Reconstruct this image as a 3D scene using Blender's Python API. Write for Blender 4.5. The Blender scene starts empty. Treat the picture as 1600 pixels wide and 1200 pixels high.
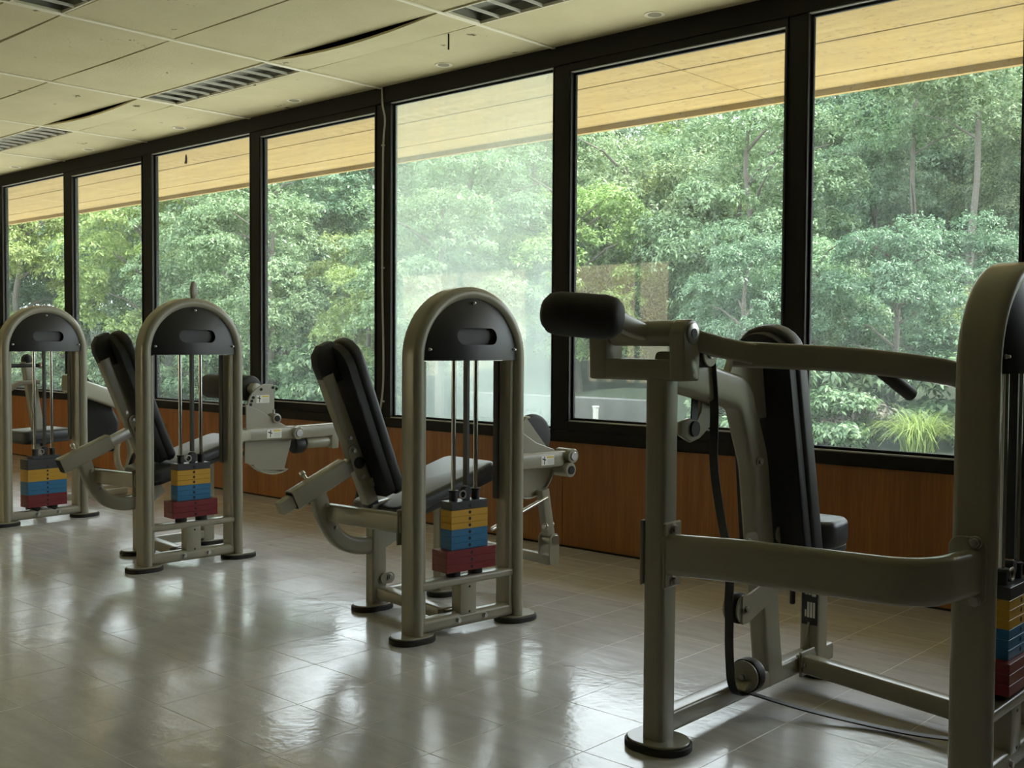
import bpy, bmesh, math, random
import numpy as np
from mathutils import Vector, Matrix
random.seed(7); rng = np.random.default_rng(7)
scene = bpy.context.scene
C = scene.collection
R = math.radians

# ------------------------------------------------------------------ camera
YAW, PITCH, ROLL = -0.7366248, -0.03734, 0.006101
CAM = Vector((0.0, -4.8544, 1.1742))
fw = Vector((math.sin(YAW)*math.cos(PITCH), math.cos(YAW)*math.cos(PITCH), math.sin(PITCH)))
rt = Vector((math.cos(YAW), -math.sin(YAW), 0)); up = rt.cross(fw)
rt2 = math.cos(ROLL)*rt + math.sin(ROLL)*up; up2 = -math.sin(ROLL)*rt + math.cos(ROLL)*up
cd = bpy.data.cameras.new('camera'); cam = bpy.data.objects.new('camera', cd); C.objects.link(cam)
m = Matrix((rt2, up2, -fw)).transposed().to_4x4(); m.translation = CAM; cam.matrix_world = m
cd.sensor_fit = 'HORIZONTAL'; cd.sensor_width = 36.0; cd.lens = 1707.06/1600*36; cd.clip_start = .02; cd.clip_end = 500
scene.camera = cam
# ------------------------------------------------------------------ sky, sun, exposure
w = bpy.data.worlds.new('overcast_sky'); scene.world = w; w.use_nodes = True
bg = w.node_tree.nodes['Background']; bg.inputs[0].default_value = (0.86, 0.94, 1.0, 1); bg.inputs[1].default_value = 3.1
sd = bpy.data.lights.new('sun', 'SUN'); sd.energy = 7.0; sd.angle = R(25); sd.color = (1.0, 0.95, 0.84)
so = bpy.data.objects.new('sun', sd); C.objects.link(so); so.location = (30, 30, 55)
so.rotation_euler = Vector((.55, .55, 1.0)).to_track_quat('Z', 'Y').to_euler()
vs = scene.view_settings; vs.view_transform = 'Standard'; vs.look = 'None'; vs.gamma = 1.0; vs.use_curve_mapping = False
vs.exposure = 1.02
cy = scene.cycles
cy.max_bounces = 10; cy.diffuse_bounces = 6; cy.glossy_bounces = 4; cy.transmission_bounces = 4; cy.transparent_max_bounces = 24
cy.use_denoising = True; cy.sample_clamp_indirect = 6.0; cy.caustics_reflective = False; cy.caustics_refractive = False

# ------------------------------------------------------------------ materials
def mat(name, col=(.5, .5, .5), rough=.5, metal=0.0, spec=.5, var=0.0, vscale=8.0, bump=0.0, bscale=200.0, coat=0.0):
    M = bpy.data.materials.new(name); M.use_nodes = True
    nt = M.node_tree; b = nt.nodes['Principled BSDF']
    b.inputs['Base Color'].default_value = (*col, 1); b.inputs['Roughness'].default_value = rough
    b.inputs['Metallic'].default_value = metal; b.inputs['Specular IOR Level'].default_value = spec
    b.inputs['Coat Weight'].default_value = coat
    tc = nt.nodes.new('ShaderNodeTexCoord')
    n = nt.nodes.new('ShaderNodeTexNoise'); n.inputs['Scale'].default_value = vscale; n.inputs['Detail'].default_value = 4
    nt.links.new(tc.outputs['Object'], n.inputs['Vector'])
    mx = nt.nodes.new('ShaderNodeMix'); mx.data_type = 'RGBA'
    k = 1-var
    mx.inputs[6].default_value = (*[c*k for c in col], 1); mx.inputs[7].default_value = (*[min(1, c*(1+var*.6)) for c in col], 1)
    nt.links.new(n.outputs['Fac'], mx.inputs[0]); nt.links.new(mx.outputs[2], b.inputs['Base Color'])
    if bump:
        n2 = nt.nodes.new('ShaderNodeTexNoise'); n2.inputs['Scale'].default_value = bscale; n2.inputs['Detail'].default_value = 3
        nt.links.new(tc.outputs['Object'], n2.inputs['Vector'])
        bp = nt.nodes.new('ShaderNodeBump'); bp.inputs['Strength'].default_value = bump; bp.inputs['Distance'].default_value = .002
        nt.links.new(n2.outputs['Fac'], bp.inputs['Height']); nt.links.new(bp.outputs[0], b.inputs['Normal'])
    return M
M = {}
M['paint'] = mat('cream_paint', (.335, .315, .25), .24, var=.06, vscale=5)
M['panel'] = mat('black_plastic_panel', (.012, .012, .013), .42, var=.1)
M['slot'] = mat('grey_slot', (.03, .031, .03), .5)
M['vinyl'] = mat('black_vinyl', (.022, .023, .026), .42, var=.15, bump=.25, bscale=350)
M['seatvinyl'] = mat('dark_seat_vinyl', (.05, .052, .058), .36, var=.2, vscale=14, bump=.3, bscale=300)
M['rubber'] = mat('black_rubber', (.016, .016, .016), .6)
M['foam'] = mat('black_foam', (.018, .018, .018), .62, bump=.3, bscale=500)
M['belt'] = mat('black_belt', (.02, .02, .021), .45)
M['chrome'] = mat('chrome', (.72, .72, .72), .16, 1.0)
M['steel'] = mat('bolt_steel', (.45, .44, .41), .3, 1.0)
M['hole'] = mat('dark_hole', (.006, .006, .006), .8)
M['yellow'] = mat('yellow_plate', (.52, .285, .015), .45, var=.08)
M['blue'] = mat('blue_plate', (.014, .14, .30), .45, var=.08)
M['red'] = mat('red_plate', (.17, .008, .014), .42, var=.1)
M['blackplate'] = mat('black_plate', (.03, .03, .033), .4)
M['frame'] = mat('black_window_frame', (.007, .007, .007), .6, spec=.25, var=.2)
M['reveal'] = mat('grey_reveal', (.022, .022, .020), .5)
M['lit_reveal'] = mat('lit_reveal_grey', (.42, .43, .42), .4)  # paler than the side reveals: light on top and bottom put into the colour
M['tbar'] = mat('ceiling_grid_bar', (.80, .75, .56), .5, var=.08)
M['louvre'] = mat('louvre_metal', (.74, .73, .64), .4, 0.0)
M['louvrebox'] = mat('louvre_housing', (.26, .26, .21), .6)
M['void'] = mat('dark_ceiling_void', (.03, .028, .022), .9)
M['plaster'] = mat('wall_plaster', (.085, .075, .06), .8, var=.05)
M['label_w'] = mat('white_label', (.80, .79, .74), .5)
M['label_k'] = mat('black_label', (.015, .015, .015), .5)
M['label_y'] = mat('yellow_label', (.70, .52, .08), .5)
M['conduit'] = mat('grey_conduit', (.42, .42, .40), .5)
M['concrete'] = mat('pale_concrete', (.50, .50, .47), .9, var=.2, vscale=.8)
M['stone'] = mat('grey_stone', (.07, .07, .068), .9, var=.3, vscale=3)
M['bark'] = mat('grey_bark', (.13, .115, .10), .9, var=.3, vscale=6)
M['plate_grey'] = mat('weathered_white_post', (.38, .38, .37), .8, var=.2)
M['roofing'] = mat('roofing', (.3, .3, .3), .9)
M['flowers'] = mat('cream_flowers', (.75, .72, .55), .8, var=.2, vscale=30)

def nodes(M): return M.node_tree.nodes, M.node_tree.links
def ramp(nt, p0, c0, p1, c1):
    r = nt.nodes.new('ShaderNodeValToRGB'); e = r.color_ramp.elements
    e[0].position = p0; e[0].color = (*c0, 1); e[1].position = p1; e[1].color = (*c1, 1); return r
def texc(nt, which='Object', scale=(1, 1, 1)):
    tc = nt.nodes.new('ShaderNodeTexCoord'); mp = nt.nodes.new('ShaderNodeMapping'); mp.inputs['Scale'].default_value = scale
    nt.links.new(tc.outputs[which], mp.inputs[0]); return mp.outputs[0]
def noise(nt, vec, scale, detail=4, rough=.5):
    n = nt.nodes.new('ShaderNodeTexNoise'); n.inputs['Scale'].default_value = scale; n.inputs['Detail'].default_value = detail
    n.inputs['Roughness'].default_value = rough; nt.links.new(vec, n.inputs['Vector']); return n.outputs['Fac']
def worldpos(nt, scale=(1, 1, 1)):
    g = nt.nodes.new('ShaderNodeNewGeometry'); mp = nt.nodes.new('ShaderNodeMapping'); mp.inputs['Scale'].default_value = scale
    nt.links.new(g.outputs['Position'], mp.inputs[0]); return mp.outputs[0]

# vinyl floor tile: pale streaked beige grey, polished, slightly wavy
def floor_material():
    M_ = bpy.data.materials.new('polished_vinyl_tile'); M_.use_nodes = True; nt = M_.node_tree; b = nt.nodes['Principled BSDF']
    p = worldpos(nt)
    pst = worldpos(nt, (2.0, 9.0, 1.0))
    r = ramp(nt, .3, (.49, .48, .48), .7, (.61, .60, .60)); nt.links.new(noise(nt, pst, 2.2, 6, .62), r.inputs[0])
    oi = nt.nodes.new('ShaderNodeObjectInfo')
    hs = nt.nodes.new('ShaderNodeHueSaturation'); mr = nt.nodes.new('ShaderNodeMapRange')
    mr.inputs[3].default_value = .93; mr.inputs[4].default_value = 1.06
    nt.links.new(oi.outputs['Random'], mr.inputs[0]); nt.links.new(mr.outputs[0], hs.inputs['Value']); nt.links.new(r.outputs[0], hs.inputs['Color'])
    # scuffs
    r2 = ramp(nt, .70, (0, 0, 0), .76, (1, 1, 1)); nt.links.new(noise(nt, p, 7.5, 5, .6), r2.inputs[0])
    mx = nt.nodes.new('ShaderNodeMix'); mx.data_type = 'RGBA'; mx.inputs[7].default_value = (.22, .19, .15, 1)
    ma = nt.nodes.new('ShaderNodeMath'); ma.operation = 'MULTIPLY'; ma.inputs[1].default_value = .6
    nt.links.new(r2.outputs[0], ma.inputs[0]); nt.links.new(ma.outputs[0], mx.inputs[0]); nt.links.new(hs.outputs[0], mx.inputs[6])
    nt.links.new(mx.outputs[2], b.inputs['Base Color'])
    rr = ramp(nt, .35, (.13,)*3, .7, (.262,)*3); nt.links.new(noise(nt, p, 1.7, 5, .6), rr.inputs[0]); nt.links.new(rr.outputs[0], b.inputs['Roughness'])
    b.inputs['Specular IOR Level'].default_value = .62
    bp = nt.nodes.new('ShaderNodeBump'); bp.inputs['Strength'].default_value = .35; bp.inputs['Distance'].default_value = .0045
    ad = nt.nodes.new('ShaderNodeMath'); ad.operation = 'MULTIPLY_ADD'; ad.inputs[1].default_value = .3
    nt.links.new(noise(nt, p, 46, 3), ad.inputs[0]); nt.links.new(noise(nt, p, 9, 3), ad.inputs[2])
    nt.links.new(ad.outputs[0], bp.inputs['Height']); nt.links.new(bp.outputs[0], b.inputs['Normal'])
    return M_
M['tile'] = floor_material()
M['grout'] = mat('tile_joint', (.78, .77, .74), .4)

def ceiling_material():
    M_ = bpy.data.materials.new('aged_ceiling_board'); M_.use_nodes = True; nt = M_.node_tree; b = nt.nodes['Principled BSDF']
    p = worldpos(nt)
    r = ramp(nt, .3, (.60, .54, .32), .75, (.70, .635, .405)); nt.links.new(noise(nt, p, 1.6, 6, .65), r.inputs[0])
    r2 = ramp(nt, .660, (0, 0, 0), .685, (1, 1, 1)); nt.links.new(noise(nt, p, 4.6, 6, .68), r2.inputs[0])
    mx = nt.nodes.new('ShaderNodeMix'); mx.data_type = 'RGBA'; mx.inputs[7].default_value = (.14, .115, .06, 1)
    nt.links.new(r2.outputs[0], mx.inputs[0]); nt.links.new(r.outputs[0], mx.inputs[6]); nt.links.new(mx.outputs[2], b.inputs['Base Color'])
    b.inputs['Roughness'].default_value = .85; b.inputs['Specular IOR Level'].default_value = .2
    bp = nt.nodes.new('ShaderNodeBump'); bp.inputs['Strength'].default_value = .5; bp.inputs['Distance'].default_value = .004
    nt.links.new(noise(nt, p, 70, 4, .7), bp.inputs['Height']); nt.links.new(bp.outputs[0], b.inputs['Normal'])
    return M_
M['ceiling'] = ceiling_material()

def soffit_material():
    M_ = bpy.data.materials.new('tan_soffit_board'); M_.use_nodes = True; nt = M_.node_tree; b = nt.nodes['Principled BSDF']
    p = worldpos(nt); ps = worldpos(nt, (.6, 4, 1))
    r = ramp(nt, .3, (.31, .205, .058), .72, (.42, .29, .088)); nt.links.new(noise(nt, ps, 2.4, 5, .6), r.inputs[0])
    r2 = ramp(nt, .56, (0, 0, 0), .66, (1, 1, 1)); nt.links.new(noise(nt, p, 24, 5, .8), r2.inputs[0])
    mx = nt.nodes.new('ShaderNodeMix'); mx.data_type = 'RGBA'; mx.inputs[7].default_value = (.19, .12, .04, 1)
    nt.links.new(r2.outputs[0], mx.inputs[0]); nt.links.new(r.outputs[0], mx.inputs[6]); nt.links.new(mx.outputs[2], b.inputs['Base Color'])
    b.inputs['Roughness'].default_value = .85
    return M_
M['soffit'] = soffit_material()

def wood_material():
    M_ = bpy.data.materials.new('orange_brown_wood_panel'); M_.use_nodes = True; nt = M_.node_tree; b = nt.nodes['Principled BSDF']
    p = worldpos(nt, (9.0, 1.0, .9)); p2 = worldpos(nt, (40.0, 1.0, 1.6))
    oi = nt.nodes.new('ShaderNodeObjectInfo')
    r = ramp(nt, .25, (.27, .088, .017), .78, (.42, .16, .037)); nt.links.new(noise(nt, p, 1.4, 5, .6), r.inputs[0])
    r2 = ramp(nt, .45, (.62, .62, .62), .6, (1, 1, 1)); nt.links.new(noise(nt, p2, 2.0, 4, .6), r2.inputs[0])
    mx = nt.nodes.new('ShaderNodeMix'); mx.data_type = 'RGBA'; mx.blend_type = 'MULTIPLY'; mx.inputs[0].default_value = .5
    nt.links.new(r.outputs[0], mx.inputs[6]); nt.links.new(r2.outputs[0], mx.inputs[7]); nt.links.new(mx.outputs[2], b.inputs['Base Color'])
    b.inputs['Roughness'].default_value = .42
    return M_
M['wood'] = wood_material()

def glass_material(name, haze, streak):
    M_ = bpy.data.materials.new(name); M_.use_nodes = True; nt = M_.node_tree; nt.nodes.remove(nt.nodes['Principled BSDF'])
    out = nt.nodes['Material Output']
    tr = nt.nodes.new('ShaderNodeBsdfTransparent'); tr.inputs[0].default_value = (.97, .985, .975, 1)
    gl = nt.nodes.new('ShaderNodeBsdfGlossy'); gl.inputs['Roughness'].default_value = .0
    tl = nt.nodes.new('ShaderNodeBsdfTranslucent'); tl.inputs[0].default_value = (.80, .96, .92, 1)
    df = nt.nodes.new('ShaderNodeBsdfDiffuse'); df.inputs[0].default_value = (.7, .74, .74, 1)
    dirt = nt.nodes.new('ShaderNodeMixShader'); dirt.inputs[0].default_value = .22
    nt.links.new(tl.outputs[0], dirt.inputs[1]); nt.links.new(df.outputs[0], dirt.inputs[2])
    lw = nt.nodes.new('ShaderNodeLayerWeight'); lw.inputs[0].default_value = .5
    pw = nt.nodes.new('ShaderNodeMath'); pw.operation = 'POWER'; pw.inputs[1].default_value = 5.0
    nt.links.new(lw.outputs['Facing'], pw.inputs[0])
    mr = nt.nodes.new('ShaderNodeMapRange'); mr.inputs[3].default_value = .035; mr.inputs[4].default_value = .9
    nt.links.new(pw.outputs[0], mr.inputs[0])
    # dust and vertical run marks; the clouds also imitate pale haze over the trees
    ps = worldpos(nt, (5.0, 1.0, .22)); pc = worldpos(nt, (.8, 1, .8))
    n1 = noise(nt, ps, 2.6, 6, .65); n2 = noise(nt, pc, 1.1, 4, .55)
    r1 = nt.nodes.new('ShaderNodeMapRange'); r1.inputs[1].default_value = .40; r1.inputs[2].default_value = .75; r1.inputs[3].default_value = 0; r1.inputs[4].default_value = streak
    nt.links.new(n1, r1.inputs[0])
    r2 = nt.nodes.new('ShaderNodeMapRange'); r2.inputs[1].default_value = .3; r2.inputs[2].default_value = .7; r2.inputs[3].default_value = haze*.55; r2.inputs[4].default_value = haze*1.3
    nt.links.new(n2, r2.inputs[0])
    ad = nt.nodes.new('ShaderNodeMath'); ad.operation = 'ADD'; nt.links.new(r1.outputs[0], ad.inputs[0]); nt.links.new(r2.outputs[0], ad.inputs[1])
    m1 = nt.nodes.new('ShaderNodeMixShader'); nt.links.new(ad.outputs[0], m1.inputs[0]); nt.links.new(tr.outputs[0], m1.inputs[1]); nt.links.new(dirt.outputs[0], m1.inputs[2])
    m2 = nt.nodes.new('ShaderNodeMixShader'); nt.links.new(mr.outputs[0], m2.inputs[0]); nt.links.new(m1.outputs[0], m2.inputs[1]); nt.links.new(gl.outputs[0], m2.inputs[2])
    nt.links.new(m2.outputs[0], out.inputs[0])
    return M_
M['glass'] = glass_material('dusty_haze_glass', .025, .03)
M['glass_hazy'] = glass_material('fogged_window_glass', .235, .04)

def leaf_material(name, dark, light, transl=.35):
    M_ = bpy.data.materials.new(name); M_.use_nodes = True; nt = M_.node_tree; nt.nodes.remove(nt.nodes['Principled BSDF'])
    out = nt.nodes['Material Output']
    g = nt.nodes.new('ShaderNodeNewGeometry'); oi = nt.nodes.new('ShaderNodeObjectInfo')
    r = ramp(nt, 0, dark, 1, light); nt.links.new(g.outputs['Random Per Island'], r.inputs[0])
    hs = nt.nodes.new('ShaderNodeHueSaturation')
    mr = nt.nodes.new('ShaderNodeMapRange'); mr.inputs[3].default_value = .475; mr.inputs[4].default_value = .525
    nt.links.new(oi.outputs['Random'], mr.inputs[0]); nt.links.new(mr.outputs[0], hs.inputs['Hue']); nt.links.new(r.outputs[0], hs.inputs['Color'])
    df = nt.nodes.new('ShaderNodeBsdfDiffuse'); tl = nt.nodes.new('ShaderNodeBsdfTranslucent'); gl = nt.nodes.new('ShaderNodeBsdfGlossy'); gl.inputs['Roughness'].default_value = .45
    nt.links.new(hs.outputs[0], df.inputs[0]); nt.links.new(hs.outputs[0], tl.inputs[0])
    m1 = nt.nodes.new('ShaderNodeMixShader'); m1.inputs[0].default_value = transl; nt.links.new(df.outputs[0], m1.inputs[1]); nt.links.new(tl.outputs[0], m1.inputs[2])
    m2 = nt.nodes.new('ShaderNodeMixShader'); m2.inputs[0].default_value = .05; nt.links.new(m1.outputs[0], m2.inputs[1]); nt.links.new(gl.outputs[0], m2.inputs[2])
    nt.links.new(m2.outputs[0], out.inputs[0]); return M_
M['leaf_mid'] = leaf_material('mid_green_leaves', (.06, .125, .055), (.285, .40, .20))
M['leaf_dark'] = leaf_material('dark_green_leaves', (.042, .10, .055), (.185, .295, .16))
M['leaf_lime'] = leaf_material('yellow_green_leaves', (.12, .21, .045), (.34, .44, .14))
M['grass'] = leaf_material('bright_grass_blades', (.16, .26, .06), (.34, .46, .14))
M['brownleaf'] = leaf_material('brown_twigs', (.10, .085, .07), (.22, .19, .15), .1)
M['hill'] = mat('forest_floor', (.05, .065, .035), .95, var=.5, vscale=.6)
M['lawn'] = mat('rough_lawn', (.13, .18, .07), .95, var=.4, vscale=1.5)

# ------------------------------------------------------------------ mesh helpers
class MB:
    def __init__(s): s.v = []; s.f = []
    def add(s, vs_, fs_):
        o = len(s.v); s.v += [tuple(p) for p in vs_]; s.f += [tuple(i+o for i in f) for f in fs_]
        return s
    def box(s, c, d, rot=None):
        c = Vector(c); P = []
        for z in (-.5, .5):
            for y in (-.5, .5):
                for x in (-.5, .5):
                    q = Vector((x*d[0], y*d[1], z*d[2]))
                    if rot is not None: q = rot @ q
                    P.append(c+q)
        return s.add(P, [(0, 2, 3, 1), (4, 5, 7, 6), (0, 1, 5, 4), (2, 6, 7, 3), (0, 4, 6, 2), (1, 3, 7, 5)])
    def sweep(s, path, prof, ref=(0, 1, 0), caps=True, closed=False):
        path = [Vector(p) for p in path]; ref = Vector(ref).normalized(); n = len(path); k = len(prof); P = []
        for i, p in enumerate(path):
            a = path[i-1] if (i > 0 or closed) else path[i]; b = path[(i+1) % n] if (i < n-1 or closed) else path[i]
            t = (b-a).normalized(); side = t.cross(ref)
            if side.length < 1e-4: side = t.cross(Vector((0, 0, 1))) if abs(t.z) < .9 else t.cross(Vector((1, 0, 0)))
            side.normalize(); u2 = side.cross(t).normalized()
            # mitre scale
            sc = 1.0
            if 0 < i < n-1 or closed:
                t1 = (p-a).normalized(); cs = max(.5, t.dot(t1)); sc = 1/cs
            for (x, y) in prof: P.append(p + side*x*sc + u2*y)
        F = []
        for i in range(n if closed else n-1):
            j = (i+1) % n
            for q in range(k):
                r = (q+1) % k; F.append((i*k+q, i*k+r, j*k+r, j*k+q))
        if caps and not closed:
            F.append(tuple(reversed(range(k)))); F.append(tuple(range((n-1)*k, n*k)))
        return s.add(P, F)
    def cyl(s, a, b, r, n=20, r2=None):
        a = Vector(a); b = Vector(b); t = (b-a).normalized(); x = t.orthogonal().normalized(); y = t.cross(x); r2 = r if r2 is None else r2
        P = [a+(x*math.cos(2*math.pi*i/n)+y*math.sin(2*math.pi*i/n))*r for i in range(n)]
        P += [b+(x*math.cos(2*math.pi*i/n)+y*math.sin(2*math.pi*i/n))*r2 for i in range(n)]
        return s.add(P, [(i, (i+1) % n, n+(i+1) % n, n+i) for i in range(n)]+[tuple(reversed(range(n))), tuple(range(n, 2*n))])
    def lathe(s, a, b, prof, n=24):
        # prof: list of (distance along a->b, radius)
        a = Vector(a); b = Vector(b); t = (b-a).normalized(); x = t.orthogonal().normalized(); y = t.cross(x); P = []; F = []
        for (d, r) in prof:
            P += [a+t*d+(x*math.cos(2*math.pi*i/n)+y*math.sin(2*math.pi*i/n))*r for i in range(n)]
        for j in range(len(prof)-1):
            for i in range(n): F.append((j*n+i, j*n+(i+1) % n, (j+1)*n+(i+1) % n, (j+1)*n+i))
        F.append(tuple(reversed(range(n)))); F.append(tuple(range((len(prof)-1)*n, len(prof)*n)))
        return s.add(P, F)
    def prism(s, pts, O, e1, e2, e3, t0, t1):
        O = Vector(O); e1 = Vector(e1); e2 = Vector(e2); e3 = Vector(e3); n = len(pts)
        P = [O+e1*x+e2*y+e3*t0 for x, y in pts]+[O+e1*x+e2*y+e3*t1 for x, y in pts]
        return s.add(P, [tuple(reversed(range(n))), tuple(range(n, 2*n))]+[(i, (i+1) % n, n+(i+1) % n, n+i) for i in range(n)])
    def mesh(s, name, bev=0, seg=2, angle=35):
        me = bpy.data.meshes.new(name); me.from_pydata(s.v, [], s.f)
        bm = bmesh.new(); bm.from_mesh(me)
        bmesh.ops.recalc_face_normals(bm, faces=bm.faces)
        if bev:
            ed = [e for e in bm.edges if e.is_manifold and e.calc_face_angle(0) > R(40)]
            bmesh.ops.bevel(bm, geom=ed, offset=bev, segments=seg, profile=.5, affect='EDGES', clamp_overlap=True)
        bm.to_mesh(me); bm.free()
        me.shade_smooth(); me.set_sharp_from_angle(angle=R(angle))
        return me
    def build(s, name, material, parent=None, bev=0, seg=2, angle=35):
        me = s.mesh(name, bev, seg, angle); me.materials.append(material)
        return link(name, me, parent)
def link(name, me, parent=None, loc=None, rz=None):
    o = bpy.data.objects.new(name, me); C.objects.link(o)
    if parent is not None: o.parent = parent
    if loc is not None: o.location = loc
    if rz is not None: o.rotation_euler = (0, 0, rz)
    return o
def tag(o, label=None, cat=None, group=None, kind=None):
    if label: o['label'] = label
    if cat: o['category'] = cat
    if group: o['group'] = group
    if kind: o['kind'] = kind
    return o
def thing(name, label, cat, loc=(0, 0, 0), rz=0, group=None):
    return tag(link(name, None, None, loc, rz), label, cat, group)
def rrect(a, b, r, n=5):
    P = []; r = min(r, a/2-1e-4, b/2-1e-4)
    for cx, cy_, s in ((a/2-r, b/2-r, 0), (-a/2+r, b/2-r, 90), (-a/2+r, -b/2+r, 180), (a/2-r, -b/2+r, 270)):
        for i in range(n+1):
            t = R(s+90*i/n); P.append((cx+r*math.cos(t), cy_+r*math.sin(t)))
    return P
def circ(r, n=16): return [(r*math.cos(2*math.pi*i/n), r*math.sin(2*math.pi*i/n)) for i in range(n)]
def fillet(pts, rad, n=8):
    pts = [Vector(p) for p in pts]; out = [pts[0]]
    for i in range(1, len(pts)-1):
        p = pts[i]; r = rad[i-1] if isinstance(rad, (list, tuple)) else rad
        a = (pts[i-1]-p); b = (pts[i+1]-p); la, lb = a.length, b.length; a.normalize(); b.normalize()
        ang = a.angle(b); d = min(r/math.tan(ang/2), la*.49, lb*.49)
        p0 = p+a*d; p1 = p+b*d
        for k in range(n+1):
            t = k/n; out.append((1-t)**2*p0+2*t*(1-t)*p+t*t*p1)
    out.append(pts[-1]); return out
def spline(pts, n=8):
    pts = [Vector(p) for p in pts]; P = [pts[0]*2-pts[1]]+pts+[pts[-1]*2-pts[-2]]; out = []
    for i in range(1, len(P)-2):
        for k in range(n):
            t = k/n; a, b, c, d = P[i-1:i+3]
            out.append(.5*((2*b)+(c-a)*t+(2*a-5*b+4*c-d)*t*t+(3*b-a-3*c+d)*t**3))
    out.append(pts[-1]); return out
EX, EY, EZ = Vector((1, 0, 0)), Vector((0, 1, 0)), Vector((0, 0, 1))
_bolt = {}
def bolt(parent, pos, axis, r=.011):
    if r not in _bolt:
        mb = MB(); mb.cyl((0, 0, -.004), (0, 0, .002), r*1.35, 16); mb.cyl((0, 0, .002), (0, 0, .011), r, 6)
        me = mb.mesh('bolt', .0012, 1); me.materials.append(M['steel']); _bolt[r] = me
    o = link('bolt', _bolt[r], parent, pos); o.rotation_euler = Vector(axis).to_track_quat('Z', 'Y').to_euler(); return o

# ------------------------------------------------------------------ room shell
H = 2.866; X0, X1, Y0 = -16.5, 1.0, -9.0
struct = lambda o: tag(o, kind='structure')
floor = struct(MB().box(((X0+X1)/2, Y0/2, -.0530), (X1-X0, -Y0, .105)).build('floor', M['grout']))
TS = .3115; GAP = .0026
tile_me = MB().box((0, 0, -.0035), (TS-GAP, TS-GAP, .007)).mesh('floor_tile', .0004, 1); tile_me.materials.append(M['tile'])
def project(P):
    d = Vector(P)-CAM; z = d.dot(fw)
    if z < .2: return None
    return 800+1707.06*d.dot(rt2)/z, 600-1707.06*d.dot(up2)/z, z
cells = []
ix0 = int(math.floor((X0+2.24)/TS)); ix1 = int((X1+2.24)/TS); iy0 = int((Y0+1.79)/TS)
for ix in range(ix0, ix1+1):
    for iy in range(iy0, 6):
        cx = -2.24+(ix+.5)*TS; cy_ = -1.79+(iy+.5)*TS
        if cx-TS/2 < X0 or cx+TS/2 > X1 or cy_-TS/2 < Y0: continue
        wy = TS
        p = project((cx, cy_, 0)); vis = p is not None and -40 < p[0] < 1640 and 560 < p[1] < 1240
        cells.append((p[2] if vis else 1e3+abs(cx)+abs(cy_), cx, cy_))
cells.sort()
edge = [c for c in cells if c[2]+TS/2 > 0]; cells = [c for c in cells if c[2]+TS/2 <= 0]
for d, cx, cy_ in cells[:300]:
    link('floor_tile', tile_me, floor, (cx, cy_, 0))
mb = MB()
for d, cx, cy_ in cells[300:]+edge:
    t1 = min(cy_+TS/2-GAP/2, -.001); t0 = cy_-TS/2+GAP/2
    if t1-t0 < .01: continue
    mb.add([(cx-TS/2+GAP/2, t0, 0), (cx+TS/2-GAP/2, t0, 0), (cx+TS/2-GAP/2, t1, 0), (cx-TS/2+GAP/2, t1, 0)], [(0, 1, 2, 3)])
tag(mb.build('floor_tiles', M['tile'], floor), kind='stuff')

# walls: window wall dado with wood panels, plain walls elsewhere
WB = .609
wallw = struct(MB().box(((X0+X1)/2, .11, WB/2-.2), (X1-X0, .18, WB+.4)).build('wall_window_side', M['plaster']))
seams = [-16.06+1.507*i for i in range(12)]
for i in range(len(seams)-1):
    a, b = seams[i]+.002, seams[i+1]-.002
    MB().box(((a+b)/2, .010, WB/2+.004), (b-a, .02, WB-.008)).build('wood_panel', M['wood'], wallw, .0015, 1)
tag(struct(MB().box(((X0+X1)/2, .006, .006), (X1-X0, .012, .012)).build('baseboard_window_side', M['hole'])))
struct(MB().box((X0-.1, Y0/2, 1.4), (.2, -Y0+.4, 3.6)).build('wall_left', M['plaster']))
struct(MB().box((X1+.1, Y0/2, 1.4), (.2, -Y0+.4, 3.6)).build('wall_right', M['plaster']))
# rear wall with its own row of windows (seen only as a reflection in the glass)
rw = MB(); RWN = [(-15.6, -12.3), (-11.9, -8.2)]
xs = [X0]+[q for p in RWN for q in p]+[X1]
for i in range(0, len(xs), 2): rw.box(((xs[i]+xs[i+1])/2, Y0-.1, 1.4), (xs[i+1]-xs[i], .2, 3.6))
for a, b in RWN:
    rw.box(((a+b)/2, Y0-.1, .05), (b-a, .2, .9)); rw.box(((a+b)/2, Y0-.1, 2.85), (b-a, .2, .7))
struct(rw.build('wall_rear', M['plaster']))
struct(MB().box((-7.3, -7.5, 1.5), (.16, 3.0, 3.1)).build('wall_light_block', M['plaster']))  # unseen wall, added to keep rear window light off the nearer machines
for i, (a, b) in enumerate(RWN):
    wdw = struct(thing('window_%d' % (20+i), None, None, ((a+b)/2, Y0-.1, .5)))
    fr = MB(); ww = b-a; hh = 2.0
    for s in (-1, 1): fr.box((s*(ww/2-.03), 0, hh/2), (.06, .08, hh)); fr.box((0, 0, hh/2+s*(hh/2-.03)), (ww-.12, .08, .06))
    fr.box((0, 0, hh/2), (.05, .08, hh-.12)); fr.build('window_frame', M['frame'], wdw, .003, 1)
    MB().box((0, 0, hh/2), (ww-.1, .006, hh-.1)).build('pane', M['glass'], wdw)

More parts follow.
